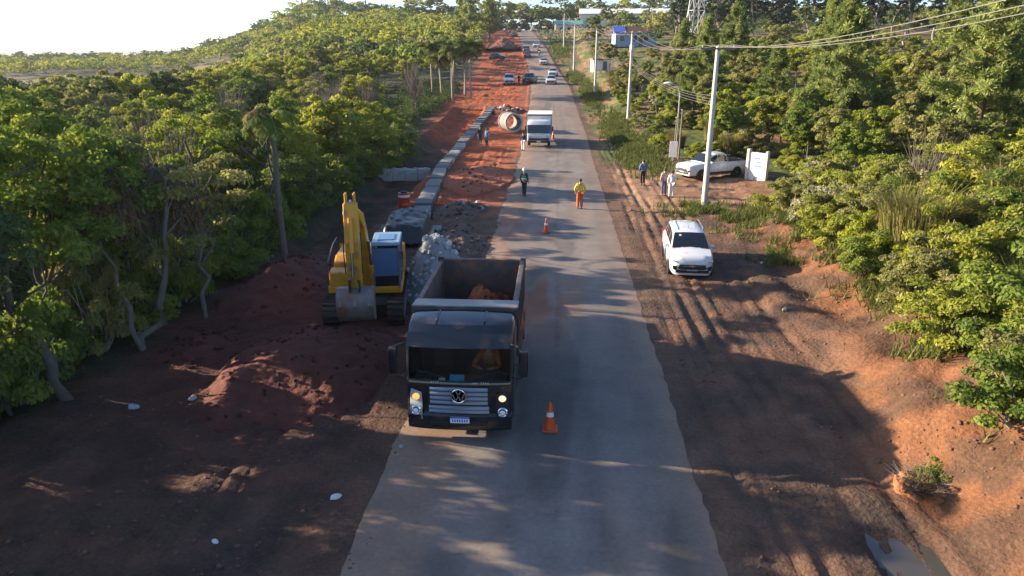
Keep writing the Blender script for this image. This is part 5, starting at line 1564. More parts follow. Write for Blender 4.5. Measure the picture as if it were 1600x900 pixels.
car('pickup', 'dark_car_paint', 'dark pickup parked beside the road, right of the white pickup', 'pickup truck', -5.1, 122.5, gz(-5.1, 124), R(-8), PW, detail=False)
car('hatch', 'dark_car_paint', 'dark car parked far left on the red earth below the crest', 'car', -12.6, 176.0, gz(-12.6, 178), R(70), PW, detail=False)
car('sedan', 'red_car_paint', 'dark red car parked at the road edge below the crest', 'car', -7.3, 180.0, gz(-7.3, 182), R(6), PW, detail=False)
car('pickup', 'grey_car_paint', 'grey pickup standing at the road edge behind the red car', 'pickup truck', -8.0, 190.0, gz(-8, 192), R(6), PW, detail=False)
car('sedan', 'dark_car_paint', 'dark car among the machines near the crest', 'car', -15.0, 262.0, gz(-15, 264), R(20), PW, detail=False)
car('mpv', 'grey_car_paint', 'blue grey van at the very top of the road', 'car', -15.8, 300.0, gz(-15.8, 302), R(6), PW, detail=False)
car('hatch', 'white_paint', 'white car right of the van at the very top of the road', 'car', -10.5, 306.0, float(prof(307)) + .02, R(-4), FC, detail=False)


def motorcycle(x, y, z, rz, label, shirt):
    t = thing('motorcycle', label, 'motorcycle', (x, y, z), rz, 'motorcycles coming down the road')
    for yy in (0, 1.25):
        w = link('wheel', None, t, (0, yy, .30)); G().lathe([(.22, -.05), (.30, -.05), (.30, .05), (.22, .05)], axis='X', n=18, closed=True).build('tyre', M['rubber'], w, smooth=True)
        G().lathe([(0, -.02), (.22, -.02), (.22, .02), (0, .02)], axis='X', n=14).build('rim', M['rim'], w)
    G().tube([(0, 0, .30), (0, .18, .75), (0, .28, .98)], .035, 6).build('fork', M['chrome'], t)
    G().ball((0, .55, .78), .2, 10, 7, (.7, 1.4, .8)).build('fuel_tank', M['red_car_paint'], t, smooth=True)
    G().box((0, 1.0, .78), (.24, .65, .10)).build('seat', M['plastic'], t, bevel=.03)
    G().box((0, .6, .45), (.28, .5, .32)).build('engine', M['chassis'], t, bevel=.05)
    G().tube([(-.34, .35, 1.02), (0, .27, 1.0), (.34, .35, 1.02)], .018, 6).build('handlebar', M['chassis'], t)
    G().ball((0, .12, .88), .09, 10, 7).build('headlight', M['warm_lamp'], t)
    c, s = math.cos(rz), math.sin(rz)
    person(('rider with white helmet' if shirt == 'navy_cloth' else 'rider in blue') + ' on the ' + label.split(' coming')[0], x - s * .95, y + c * .95, z - .12, rz, shirt, 'navy_cloth', 'white_plastic', sit=True, group='motorcycle riders', arms={'l': ((.30, -.2, 1.18), (.30, -.46, 1.10)), 'r': ((-.30, -.2, 1.18), (-.30, -.46, 1.10))})
motorcycle(-4.7, 184.0, float(prof(185)) + .015, R(-5), 'nearer motorcycle coming down the road', 'navy_cloth')
motorcycle(-5.3, 194.0, float(prof(195)) + .015, R(-5), 'second motorcycle coming down the road', 'blue_cloth')


# ------------------------------------------------------------------ trucks
def truck_cab(t, paint, W=1.22, H=2.75, D=1.65, z0=.50, detail=True):
    """cab-over shell facing -Y with a real windscreen opening; returns nothing"""
    zs = H - z0
    prof_ = [(D, z0), (.30, z0), (.02, z0 + .02), (-.02, z0 + .30), (-.02, z0 + zs * .40), (.01, z0 + zs * .435), (.16, z0 + zs * .80), (.22, z0 + zs * .86), (.42, z0 + zs * .965), (.75, H), (D - .1, H), (D, H - .08)]
    n = len(prof_); WS = 5                                   # windscreen = segment 5..6
    xs = [-W, -W + .03, -W + .10, -W * .5, 0, W * .5, W - .10, W - .03, W]
    secs = []
    for x in xs:
        e = abs(x) / W; inset = .07 * (1 if e > .999 else (.25 if e > .96 else 0)); bow = .07 * (1 - e * e)
        row = []
        for i, (y, z) in enumerate(prof_):
            yy = y - (bow if i not in (0, 11, 10) else 0) + (inset * (1 if y < D / 2 else -.3)); zz = z + (inset if z < z0 + .1 else (-inset if z > H - .15 else 0)) + (.03 * (1 - e * e) if z > H - .12 else 0)
            row.append((x, yy, zz))
        secs.append(row)
    vs = [p for r in secs for p in r]; fs = []; gl = []
    for i in range(len(xs) - 1):
        for k in range(n):
            k2 = (k + 1) % n; f = (i * n + k, i * n + k2, (i + 1) * n + k2, (i + 1) * n + k)
            if k == WS and 1 <= i <= len(xs) - 3: gl.append(f)
            else: fs.append(f)
    fs.append(tuple(range(n - 1, -1, -1))); fs.append(tuple((len(xs) - 1) * n + k for k in range(n)))
    g = G().add(vs, fs); cab = g.build('cab', M[paint], t, smooth=True, angle=34)
    ws = G(); rows = []
    for i in range(1, len(xs) - 1):
        a, b = Vector(secs[i][WS]), Vector(secs[i][WS + 1])
        rows.append([tuple(a + Vector((0, .012, 0))), tuple(b + Vector((0, .012, 0)))])
    ws.loft(rows, cap=False); ws.build('windscreen', M['windshield' if detail else 'dark_glass'], t, smooth=True)
    fr = G()
    lo = [Vector(secs[i][WS]) + Vector((0, -.006, 0)) for i in range(1, len(xs) - 1)]; hi = [Vector(secs[i][WS + 1]) + Vector((0, -.006, 0)) for i in range(1, len(xs) - 1)]
    fr.tube([tuple(p) for p in lo], .022, 6); fr.tube([tuple(p) for p in hi], .02, 6); fr.tube([tuple(lo[0]), tuple(hi[0])], .03, 6); fr.tube([tuple(lo[-1]), tuple(hi[-1])], .03, 6)
    fr.build('windscreen_seal', M['plastic'], t, smooth=True)
    for sg in (1, -1):
        d = link('door', G().prism([(.24, z0 + .12), (1.32, z0 + .12), (1.36, H - .28), (.36, H - .28), (.20, z0 + zs * .44)], 'X', sg * (W + .002), sg * (W + .016)).mesh('door', M[paint]), t)
        G().prism([(.32, z0 + zs * .46), (1.25, z0 + zs * .46), (1.28, H - .36), (.44, H - .36)], 'X', sg * (W + .018), sg * (W + .024)).build('window', M['dark_glass'], d)
        G().box((sg * (W + .035), 1.18, z0 + zs * .40), (.03, .16, .04)).build('handle', M['plastic'], d)
    return secs, WS


def dump_truck():
    t = thing('dump_truck', 'black dump truck facing the camera with its steel tipper bed raised above the cab line', 'dump truck', (-2.10, 14.42, 0.015), R(0))
    t['label'] = 'black dump truck with a rusty steel bed, facing the camera on the left lane'
    W, H, z0 = 1.21, 2.78, .52
    secs, WS = truck_cab(t, 'black_paint', W, H, 1.6, z0)
    # roof ribs and vent
    for x in (-.55, .55):
        G().tube([(x, .42, H + .0), (x, .75, H + .035), (x, 1.4, H + .035)], .022, 6).build('roof_rib', M['black_paint'], t, smooth=True)
    v = link('sun_visor', None, t)
    G().loft([[(x, -.10 + .07 * (x / W) ** 2, 2.41), (x, -.16 + .07 * (x / W) ** 2, 2.36), (x, .16, 2.58), (x, .18, 2.60)] for x in np.linspace(-W * .97, W * .97, 9)], closed=True).build('visor_panel', M['black_paint'], v, smooth=True, angle=30)
    # cab interior
    G().box((0, .33, 1.36), (2.2, .5, .12)).build('dashboard', M['interior'], t, bevel=.04)
    G().box((0, 1.5, 1.6), (2.25, .06, 1.9)).build('rear_panel', M['interior'], t)
    for x in (-.58, .58):
        st = link('seat', G().box((x, 1.0, 1.22), (.52, .52, .16)).mesh('seat', M['interior'], bevel=.05), t)
        G().box((x, 1.28, 1.62), (.5, .14, .75), rx=R(-8)).build('backrest', M['interior'], st, bevel=.05)
    sw = link('steering_wheel', None, t, (.56, .52, 1.52)); sw.rotation_euler = (R(32), 0, 0)
    q = G(); q.lathe([(.205 + .018 * math.cos(a), .018 * math.sin(a)) for a in np.linspace(0, 6.283, 9)[:-1]], n=24, closed=True); q.build('wheel_rim', M['plastic'], sw, smooth=True)
    G().box((0, 0, 0), (.4, .05, .02)).box((0, -.1, 0), (.05, .2, .02)).build('wheel_spoke', M['plastic'], sw)
    # things on the dash belong to nobody: loose items
    a = thing('blue_card', 'bright blue card lying on the truck dashboard in the middle', 'card', (-2.10 - .08, 14.42 + .20, 1.47)); G().box((0, 0, 0), (.34, .20, .03), rx=R(35)).build('card', M['cyan_item'], a, bevel=.008)
    a = thing('white_card', 'small white card on the truck dashboard left of the blue one', 'card', (-2.10 - .42, 14.42 + .12, 1.46)); G().box((0, 0, 0), (.15, .12, .02), rx=R(35)).build('card', M['white_plastic'], a, bevel=.006)
    # grille
    gr = link('grille', None, t)
    G().prism([(-.69, .74), (.69, .74), (.72, 1.42), (-.72, 1.42)], 'Y', -.105, -.03).build('grille_recess', M['plastic'], gr)
    for k, z in enumerate((1.345, 1.235, 1.125, 1.015, .885, .790)):
        wv = .66 if k < 4 else .69
        q = G(); q.loft([[(x, -.155 + .02 * (x / .7) ** 2, z - .038), (x, -.17 + .02 * (x / .7) ** 2, z + .01), (x, -.12, z + .04), (x, -.10, z - .03)] for x in np.linspace(-wv, wv, 7)], closed=True)
        q.build('grille_slat', M['slat'], gr, smooth=True, angle=30)
    em = link('emblem', None, t, (0, -.195, 1.21))
    q = G(); q.lathe([(.165 + .018 * math.cos(a), .016 * math.sin(a)) for a in np.linspace(0, 6.283, 9)[:-1]], axis='Y', n=30, closed=True); q.build('ring', M['chrome'], em, smooth=True)
    def stroke(q, a, b, w=.026):
        a = Vector((a[0], 0, a[1])); b = Vector((b[0], 0, b[1])); d = b - a
        q.box(tuple((a + b) / 2), (d.length, .02, w), ry=-math.atan2(d.z, d.x))
    q = G()
    stroke(q, (-.062, .135), (0, .02)); stroke(q, (.062, .135), (0, .02))
    stroke(q, (-.135, .055), (-.062, -.12)); stroke(q, (-.062, -.12), (0, .0)); stroke(q, (0, .0), (.062, -.12)); stroke(q, (.062, -.12), (.135, .055))
    q.build('letters', M['chrome'], em)
    G().lathe([(.152, .008), (.0, .008)], axis='Y', n=28).build('disc', M['plastic'], em)
    for x in (-.62, .52):
        q = G()
        for k in range(4): q.box((x + k * .05, -.112, 1.505), (.032, .012, .045))
        if x > 0:
            for k in range(3): q.box((x - .20 + k * .05, -.112, 1.50), (.034, .012, .035))
        q.build('model_badge', M['silver_mark'], t)
    # bumper
    G().loft([[(x, -.12 + .10 * abs(x / 1.2) ** 3, .30), (x, -.16 + .10 * abs(x / 1.2) ** 3, .42), (x, -.16 + .10 * abs(x / 1.2) ** 3, .66), (x, -.10 + .10 * abs(x / 1.2) ** 3, .73), (x, .25, .73), (x, .25, .30)] for x in np.linspace(-1.2, 1.2, 11)], closed=True).build('bumper', M['black_paint'], t, smooth=True, angle=32)
    q = G(); q.box((0, -.165, .50), (1.3, .03, .10)); q.build('bumper_intake', M['plastic'], t, bevel=.01)
    pl = link('number_plate', G().box((.02, -.19, .60), (.44, .015, .155)).mesh('number_plate', M['plate_white']), t)
    G().box((.02, -.199, .66), (.44, .006, .036)).build('plate_band', M['plate_blue'], pl)
    q = G()
    for k in range(7): q.box((-.145 + .055 * k, -.199, .585), (.03, .005, .075))
    q.build('plate_characters', M['plate_blue'], pl)
    # lamp units at the corners
    for sg in (-1, 1):
        u = link('headlight', None, t)
        G().loft([[(sg * (.86 + .0 * k), -.125, .56 + k * 0), (sg * 1.14, -.05, .58), (sg * 1.205, .05, .60)] for k in (0,)] + [[(sg * .84, -.12, 1.0), (sg * 1.12, -.05, 1.06), (sg * 1.20, .06, 1.10)]] + [[(sg * .86, -.10, 1.24), (sg * 1.10, -.04, 1.30), (sg * 1.195, .06, 1.34)]], cap=False).build('housing', M['clear_lamp'] if sg < 0 else M['plastic'], u, smooth=True)
        G().ball((sg * .99, -.088, 1.12), .085, 14, 9, (1.05, .45, .95)).build('lens', M['amber_lamp' if sg < 0 else 'warm_lamp'], u, smooth=True)
        G().lathe([(.125, -.03), (.10, -.05), (.07, -.02), (0, -.02)], (sg * 1.0, -.10, .79), 'Y', 22).build('fog_lamp', M['chrome'], u, smooth=True)
        G().lathe([(.06, -.055), (.04, -.062), (0, -.064)], (sg * 1.0, -.09, .79), 'Y', 16).build('fog_lens', M['lamp_white'], u, smooth=True)
        # mirrors
        mr = link('mirror', None, t)
        G().tube([(sg * 1.18, .14, 2.36), (sg * 1.34, -.08, 2.40), (sg * 1.46, -.10, 2.34)], .018, 6).tube([(sg * 1.18, .12, 1.60), (sg * 1.34, -.08, 1.62), (sg * 1.46, -.10, 1.68)], .018, 6).build('bracket', M['plastic'], mr, smooth=True)
        G().box((sg * 1.47, -.10, 2.02), (.20, .10, .66)).build('shell', M['black_paint'], mr, bevel=.045, seg=2, smooth=True)
        G().box((sg * 1.575, -.10, 2.02), (.012, .06, .5)).build('edge_trim', M['chrome'], mr, bevel=.004)
        for z in (1.25, .62):
            G().tube([(sg * 1.02, -.06, z + .55), (sg * .35, -.155, 1.66)] if z > 1 else [(sg * 1.0, .0, z), (sg * 1.19, .3, z)], .008, 4).build('trim_line', M['plastic'], t)
        wiper = G().tube([(sg * .12 - .1, -.10, 1.50), (sg * .55, -.085, 1.54), (sg * .80, -.06, 1.57)], .012, 5); wiper.build('wiper', M['plastic'], t)
        st = link('cab_step', None, t); 
        for z in (.42, .72): G().box((sg * 1.13, .62, z), (.16, .42, .05)).build('tread', M['chassis'], st, bevel=.01)
        G().loft([[(sg * x, 1.15 + .58 * math.cos(a), .52 + .60 * math.sin(a)) for x in (.86, 1.215)] for a in np.linspace(-.1, 3.25, 12)], cap=False).build('mudguard', M['plastic'], t, smooth=True)
    # chassis
    q = G()
    for sg in (-1, 1): q.box((sg * .42, 3.0, .82), (.09, 4.7, .24))
    for y in (1.9, 3.0, 4.1, 5.2): q.box((0, y, .82), (.8, .1, .18))
    q.build('chassis_frame', M['chassis'], t)
    q = G(); q.box((0, .8, .62), (1.7, 1.0, .35)); q.build('engine_block', M['chassis'], t)
    for sg in (-1, 1):
        G().box((sg * 1.0, 2.35, .72), (.42, .85, .48)).build('fuel_tank' if sg > 0 else 'battery_box', M['chassis'], t, bevel=.06, seg=2)
        wheel(t, sg * 1.04, 1.15, .50, .29, 'chassis', True, 28)
        for y in (3.55, 4.62):
            wheel(t, sg * .93, y, .50, .54, 'chassis', True, 28)
        G().box((sg * 1.0, 5.36, .62), (.5, .02, .6)).build('mud_flap', M['rubber'], t)
    q = G()
    for y in (1.15, 3.55, 4.62): q.tube([(-.9, y, .5), (.9, y, .5)], .08, 8)
    q.build('axle', M['chassis'], t)
    # tipper bed
    bed = link('tipper_bed', None, t)
    y0, y1, zb, zt = 1.78, 5.30, 1.12, 2.78
    hw = 1.17
    G().prism([(-hw + .22, zb), (hw - .22, zb), (hw - .22, zb + .06), (-hw + .22, zb + .06)], 'Y', y0, y1).build('bed_floor', M['bed_steel'], bed)
    for sg in (-1, 1):
        sp = link('side_panel', None, None); bpy.data.objects.remove(sp)
        G().prism([(sg * (hw - .24), zb), (sg * (hw - .18), zb), (sg * hw, zb + .55), (sg * hw, zt), (sg * (hw - .05), zt), (sg * (hw - .05), zb + .57), (sg * (hw - .24), zb + .06)], 'Y', y0, y1).build('side_panel', M['bed_steel'], bed)
        G().box((sg * (hw + .012), (y0 + y1) / 2, zt + .0), (.13, y1 - y0, .11)).build('top_rail', M['bed_steel'], bed, bevel=.015)
        for k in range(7):
            y = y0 + .12 + k * (y1 - y0 - .24) / 6
            G().box((sg * (hw + .045), y, (zb + .55 + zt) / 2), (.09, .10, zt - zb - .62)).build('side_rib', M['bed_outer'], bed, bevel=.01)
        G().box((sg * (hw + .02), (y0 + y1) / 2, zb + .56), (.08, y1 - y0, .10)).build('lower_rail', M['bed_outer'], bed)
    G().box((0, y0 - .0, (zb + zt) / 2), (hw * 2, .07, zt - zb)).build('front_wall', M['bed_steel'], bed)
    G().prism([(-hw, zb), (hw, zb), (hw, zt + .02), (-hw, zt + .02)], 'Y', y1 - .03, y1 + .05).build('tailgate', M['bed_steel'], bed)
    G().box((0, y1 + .01, zt + .03), (2 * hw + .22, .13, .09)).build('tailgate_rail', M['bed_steel'], bed, bevel=.015)
    for sg in (-1, 1): G().box((sg * (hw + .03), y1 - .03, zt + .0), (.16, .18, .30)).build('hinge_post', M['bed_outer'], bed, bevel=.01)
    # hood reaching over the cab
    G().prism([(y0 - .62, zt + .02), (y0 + .03, zt - .02), (y0 + .03, zt + .05), (y0 - .60, zt + .10)], 'X', -1.27, 1.27).build('cab_guard', M['brow_steel'], bed, bevel=.012)
    G().prism([(y0 - .66, zt - .20), (y0 - .60, zt - .20), (y0 - .585, zt + .10), (y0 - .645, zt + .10)], 'X', -1.27, 1.27).build('guard_lip', M['bed_outer'], bed, bevel=.012)
    for k in range(5): G().prism([(y0 - .56, zt - .0), (y0 - .03, zt - .35), (y0 - .03, zt - .02)], 'X', -hw + .2 + k * .52, -hw + .25 + k * .52).build('guard_gusset', M['bed_outer'], bed)
    G().box((0, y0 - .1, zt - .12), (2.2, .02, .02)).build('guard_rod', M['bed_outer'], bed)
    return t
dump_truck()
heap('soil_load', 'heap of orange red soil inside the black truck bed', 'soil load', -2.0, 18.55, 1.05, 1.3, 0.78, 41, M['soil_bright_red'], 60, CL_RED, cr=(0.03, 0.10), z=1.52, res=60, lump=0.6, fine=0.22)
dr = person('truck driver in an orange shirt with bare forearms on the steering wheel', -2.10 + .58, 14.42 + 1.06, 0.38, R(0), 'orange_cloth', 'navy_cloth', None, sit=True, group=None, arms={'l': ((.30, -.28, 1.16), (.10, -.56, 1.22)), 'r': ((-.34, -.30, 1.20), (-.16, -.58, 1.24))})


def box_truck():
    t = thing('box_truck', 'small white box truck facing the camera on the road beside the big pipe', 'box truck', (-1.62, 66.3, float(prof(68)) + .03), R(0))
    truck_cab(t, 'white_paint', 1.08, 2.35, 1.7, .42, False)
    G().prism([(-.95, .62), (.95, .62), (.95, .80), (-.95, .80)], 'Y', -.10, -.02).build('bumper_intake', M['plastic'], t)
    G().box((0, -.06, .48), (2.12, .16, .2)).build('bumper', M['plastic'], t, bevel=.03)
    G().box((0, -.112, .96), (.55, .015, .10)).build('front_badge', M['silver_mark'], t)
    pl = link('number_plate', G().box((0, -.15, .50), (.40, .012, .13)).mesh('number_plate', M['plate_white']), t)
    for sg in (-1, 1):
        G().box((sg * .82, -.085, .95), (.34, .05, .2)).build('headlight', M['clear_lamp'], t, bevel=.03)
        mr = link('mirror', G().box((sg * 1.25, .0, 1.65), (.16, .09, .42)).mesh('mirror', M['plastic'], bevel=.03), t)
        G().tube([(sg * 1.05, .1, 1.9), (sg * 1.25, .0, 1.86)], .015, 5).build('bracket', M['plastic'], mr)
        wheel(t, sg * .93, .95, .38, .24, 'rim', True); wheel(t, sg * .85, 4.3, .38, .42, 'rim', True)
    q = G(); q.box((-.36, 3.2, .72), (.08, 5, .2)).box((.36, 3.2, .72), (.08, 5, .2)); q.build('chassis_frame', M['chassis'], t)
    b = link('cargo_box', None, t)
    G().box((0, 3.9, 1.82), (2.28, 4.0, 1.9)).build('box_body', M['wall_white'], b, bevel=.02)
    G().box((0, 3.9, 2.80), (2.34, 4.06, .07)).build('box_roof', M['shed_roof'], b)
    for x in (-1.15, 1.15): G().box((x, 1.90, 1.82), (.07, .06, 1.9)).build('corner_post', M['steel_galv'], b)
    G().box((0, 1.885, 2.70), (2.3, .05, .12)).build('front_beam', M['wood_grey'], b)
box_truck()


# ------------------------------------------------------------------ excavator
def excavator():
    X0, Y0 = -6.50, 23.2
    t = thing('excavator', 'yellow crawler excavator with folded arm and bucket resting on the soil mound', 'excavator', (X0, Y0, .02), R(9), None, .90)
    W = 1.48
    for sg in (-1, 1):
        tr = link('track', None, t)
        xo = sg * (W - .32)
        q = G(); pts = []
        L, r = 1.75, .42
        for a in np.linspace(math.pi / 2, 3 * math.pi / 2, 9): pts.append((-L + math.cos(a) * r, .42 + math.sin(a) * r))
        for a in np.linspace(-math.pi / 2, math.pi / 2, 9): pts.append((L + math.cos(a) * r, .42 + math.sin(a) * r))
        q.prism(pts, 'X', xo - .26, xo + .26); q.build('track_frame', M['exc_grey'], tr)
        shoe = G().box((0, 0, 0), (.62, .17, .05)).box((0, -.05, .035), (.62, .025, .05)).mesh('track_shoe', M['track_steel'])
        path = []
        for k in range(12): path.append((L - k * 2 * L / 12, .87, 0))
        for a in np.linspace(math.pi / 2, 3 * math.pi / 2, 8)[:-1]: path.append((-L + math.cos(a) * .45, .42 + math.sin(a) * .45, a - math.pi / 2))
        for k in range(12): path.append((-L + k * 2 * L / 12, -.03, math.pi))
        for a in np.linspace(-math.pi / 2, math.pi / 2, 8)[:-1]: path.append((L + math.cos(a) * .45, .42 + math.sin(a) * .45, a - math.pi / 2))
        for y, z, a in path:
            c = link('track_shoe', shoe, tr, (xo, y, z)); c.rotation_euler.x = a
        for y in (-1.75, 1.75): G().lathe([(.30, -.20), (.30, .20)], (xo, y, .42), 'X', 16).build('sprocket', M['exc_grey'], tr)
    G().box((0, 0, .55), (1.7, 1.8, .4)).build('undercarriage', M['exc_grey'], t, bevel=.05)
    G().lathe([(.62, .70), (.62, .98)], n=24).build('slew_ring', M['exc_grey'], t)
    hs = link('upper_body', None, t)
    G().box((0, .55, 1.12), (2.7, 3.5, .26)).build('deck', M['exc_yellow'], hs, bevel=.03)
    G().prism([(-.35, 1.24), (2.3, 1.24), (2.3, 2.0), (.2, 2.1), (-.35, 1.95)], 'X', -1.22, -.42).build('side_housing', M['exc_yellow'], hs, bevel=.07, seg=2)
    G().box((-.90, -.82, 1.52), (.78, .72, .58)).build('tool_box', M['exc_yellow'], hs, bevel=.06, seg=2)
    G().prism([(.35, 1.24), (2.3, 1.24), (2.3, 2.02), (.35, 2.08)], 'X', -.40, 1.33).build('engine_cover', M['exc_yellow'], hs, bevel=.06, seg=2)
    G().loft([[(x, 2.28, 1.02), (x, 2.72 - .25 * (x / 1.35) ** 2, 1.06), (x, 2.72 - .25 * (x / 1.35) ** 2, 1.92), (x, 2.28, 2.02)] for x in np.linspace(-1.34, 1.34, 9)], closed=True).build('counterweight', M['exc_yellow'], hs, smooth=True, angle=35)
    G().tube([(-.75, 1.2, 2.05), (-.75, 1.2, 2.55)], .06, 10).build('exhaust', M['exc_grey'], hs)
    q = G(); q.tube([(-1.3, -1.1, 1.3), (-1.3, -1.1, 2.2), (-1.3, .4, 2.5), (-1.3, 1.4, 2.5)], .02, 6); q.build('hand_rail', M['exc_grey'], hs)
    # cab
    cb = link('cab', None, t)
    cx0, cx1, cy0, cy1, z0, z1 = .36, 1.36, -1.55, .25, 1.26, 2.88
    G().box(((cx0 + cx1) / 2, (cy0 + cy1) / 2, z0 - .06), (1.06, 1.86, .26)).build('cab_base', M['exc_yellow'], cb, bevel=.03)
    for x in (cx0 + .03, cx1 - .03):
        for y, dy in ((cy0, .10), (cy1 - .03, 0), ((cy0 + cy1) / 2, 0)):
            G().tube([(x, y, z0 + .05), (x, y + dy, z1 - .04)], .045, 6).build('cab_post', M['exc_grey'], cb)
    G().prism([(cy0 + .06, z1 - .03), (cy1, z1 - .03), (cy1 - .05, z1 + .09), (cy0 + .16, z1 + .09)], 'X', cx0 - .02, cx1 + .02).build('cab_roof', M['cab_roof_blue'], cb, bevel=.03)
    G().box(((cx0 + cx1) / 2, (cy0 + cy1) / 2 + .0, z1 + .10), (.62, .9, .04)).build('roof_hatch', M['cab_glass'], cb, bevel=.015)
    G().add([(cx0 + .07, cy0 + .03, z0 + .52), (cx1 - .07, cy0 + .03, z0 + .52), (cx1 - .07, cy0 + .09, z1 - .12), (cx0 + .07, cy0 + .09, z1 - .12)], [(0, 1, 2, 3)]).build('front_window', M['cab_glass'], cb)
    G().add([(cx0 + .07, cy0 - .0, z0 + .06), (cx1 - .07, cy0 - .0, z0 + .06), (cx1 - .07, cy0 + .025, z0 + .46), (cx0 + .07, cy0 + .025, z0 + .46)], [(0, 1, 2, 3)]).build('lower_window', M['dark_glass'], cb)
    G().tube([(cx0, cy0 + .02, z0 + .49), (cx1, cy0 + .02, z0 + .49)], .03, 6).build('window_bar', M['exc_grey'], cb)
    for x in (cx0 - .0, cx1 + .0):
        G().add([(x, cy0 + .08, z0 + .1), (x, cy1 - .08, z0 + .1), (x, cy1 - .08, z1 - .1), (x, cy0 + .15, z1 - .1)], [(0, 1, 2, 3)]).build('side_window', M['dark_glass'], cb)
    G().box(((cx0 + cx1) / 2, cy1 - .04, (z0 + z1) / 2), (1.0, .04, z1 - z0)).build('rear_panel', M['exc_grey'], cb)
    G().box((.86, -.35, 1.75), (.5, .5, .9)).build('operator_seat', M['interior'], cb, bevel=.06)
    G().box((cx1 + .10, cy0 + .1, 2.5), (.05, .2, .3)).tube([(cx1, cy0 + .1, 2.6), (cx1 + .1, cy0 + .1, 2.55)], .012, 5).build('mirror', M['plastic'], cb)
    # boom, stick, bucket: side profiles (y, z)
    bm = link('boom', G().prism([(-.75, 1.42), (-1.0, 1.30), (-1.62, 2.65), (-2.35, 3.75), (-3.28, 4.30), (-3.36, 4.48), (-3.22, 4.60), (-2.30, 4.30), (-1.42, 3.42), (-.92, 2.2), (-.70, 1.62)], 'X', -.30, .26).mesh('boom', M['exc_yellow'], bevel=.03), t)
    for x in (-.36, .32):
        G().tube([(-.0 + x, -1.28, 1.30), (x, -1.62, 2.2)], .085, 10).build('boom_cylinder', M['exc_yellow'], bm, smooth=True)
        G().tube([(x, -1.62, 2.2), (x, -1.95, 3.18)], .05, 10).build('cylinder_rod', M['rod'], bm, smooth=True)
    G().tube([(-.02, -1.35, 3.72), (-.02, -2.6, 4.62)], .085, 10).build('arm_cylinder', M['exc_yellow'], bm, smooth=True)
    G().tube([(-.02, -2.6, 4.62), (-.02, -3.42, 4.92)], .045, 8).build('cylinder_rod', M['rod'], bm, smooth=True)
    for k in range(3): G().tube([(.06 - .08 * k, -1.0, 2.9), (.06 - .08 * k, -1.6, 3.85), (.06 - .08 * k, -2.7, 4.62), (.05 - .08 * k, -3.4, 4.45)], .022, 6).build('hose', M['hose'], bm, smooth=True)
    st = link('stick', G().prism([(-3.34, 4.86), (-3.54, 4.86), (-3.62, 4.55), (-3.78, 3.6), (-3.66, 1.92), (-3.46, 1.92), (-3.30, 3.1), (-3.18, 4.35)], 'X', -.25, .21).mesh('stick', M['exc_yellow'], bevel=.025), t)
    for x in (-.16, .12): G().box((x, -3.42, 5.02), (.07, .24, .34)).build('lug', M['exc_yellow'], st, bevel=.02)
    G().tube([(-.02, -3.74, 4.42), (-.02, -3.92, 3.3)], .08, 10).build('bucket_cylinder', M['exc_yellow'], st, smooth=True)
    G().tube([(-.02, -3.92, 3.3), (-.02, -3.98, 2.45)], .045, 8).build('cylinder_rod', M['rod'], st, smooth=True)
    for x in (-.17, .13): G().box((x, -3.84, 2.28), (.05, .40, .10), rx=R(-18)).build('link_arm', M['track_steel'], st)
    for x in (-.30, .26): G().tube([(x, -3.60, 3.9), (x * 1.05, -3.70, 3.2), (x, -3.66, 2.5)], .02, 5).build('hose', M['hose'], st, smooth=True)
    bk = link('bucket', None, t)
    prf = [(-3.42, 1.98), (-3.80, 2.02), (-4.04, 1.86), (-4.12, 1.50), (-4.02, 1.12), (-3.76, .86), (-3.40, .78)]
    hw = .60; xs = (-hw - .02, hw - .02)
    q = G(); q.loft([[(x, y, z) for y, z in prf] for x in np.linspace(xs[0], xs[1], 5)], cap=False)
    q.loft([[(x, y + .04 * (1 if i < 6 else 0), z - (.04 if z > 1.5 else -.03)) for i, (y, z) in enumerate(prf)] for x in np.linspace(xs[0], xs[1], 3)], cap=False)
    q.build('shell', M['bucket_steel'], bk, smooth=True, angle=40)
    for x in xs: G().prism([(y, z) for y, z in prf], 'X', x - .015, x + .015).build('side_plate', M['bucket_steel'], bk)
    for k in range(5): G().box((xs[0] + .08 + k * (2 * hw - .16) / 4, -3.30, .77), (.09, .22, .06)).build('tooth', M['track_steel'], bk, bevel=.01)
    for x in (-.19, .15): G().prism([(-3.38, 2.0), (-3.98, 1.92), (-3.94, 2.28), (-3.50, 2.26)], 'X', x - .02, x + .02).build('ear', M['track_steel'], bk)
    for x in np.linspace(xs[0] + .12, xs[1] - .12, 3): G().loft([[(x - .035, y - .014, z) for y, z in prf[1:6]], [(x + .035, y - .014, z) for y, z in prf[1:6]]], cap=False).build('wear_strip', M['bucket_steel'], bk)
    return t
excavator()


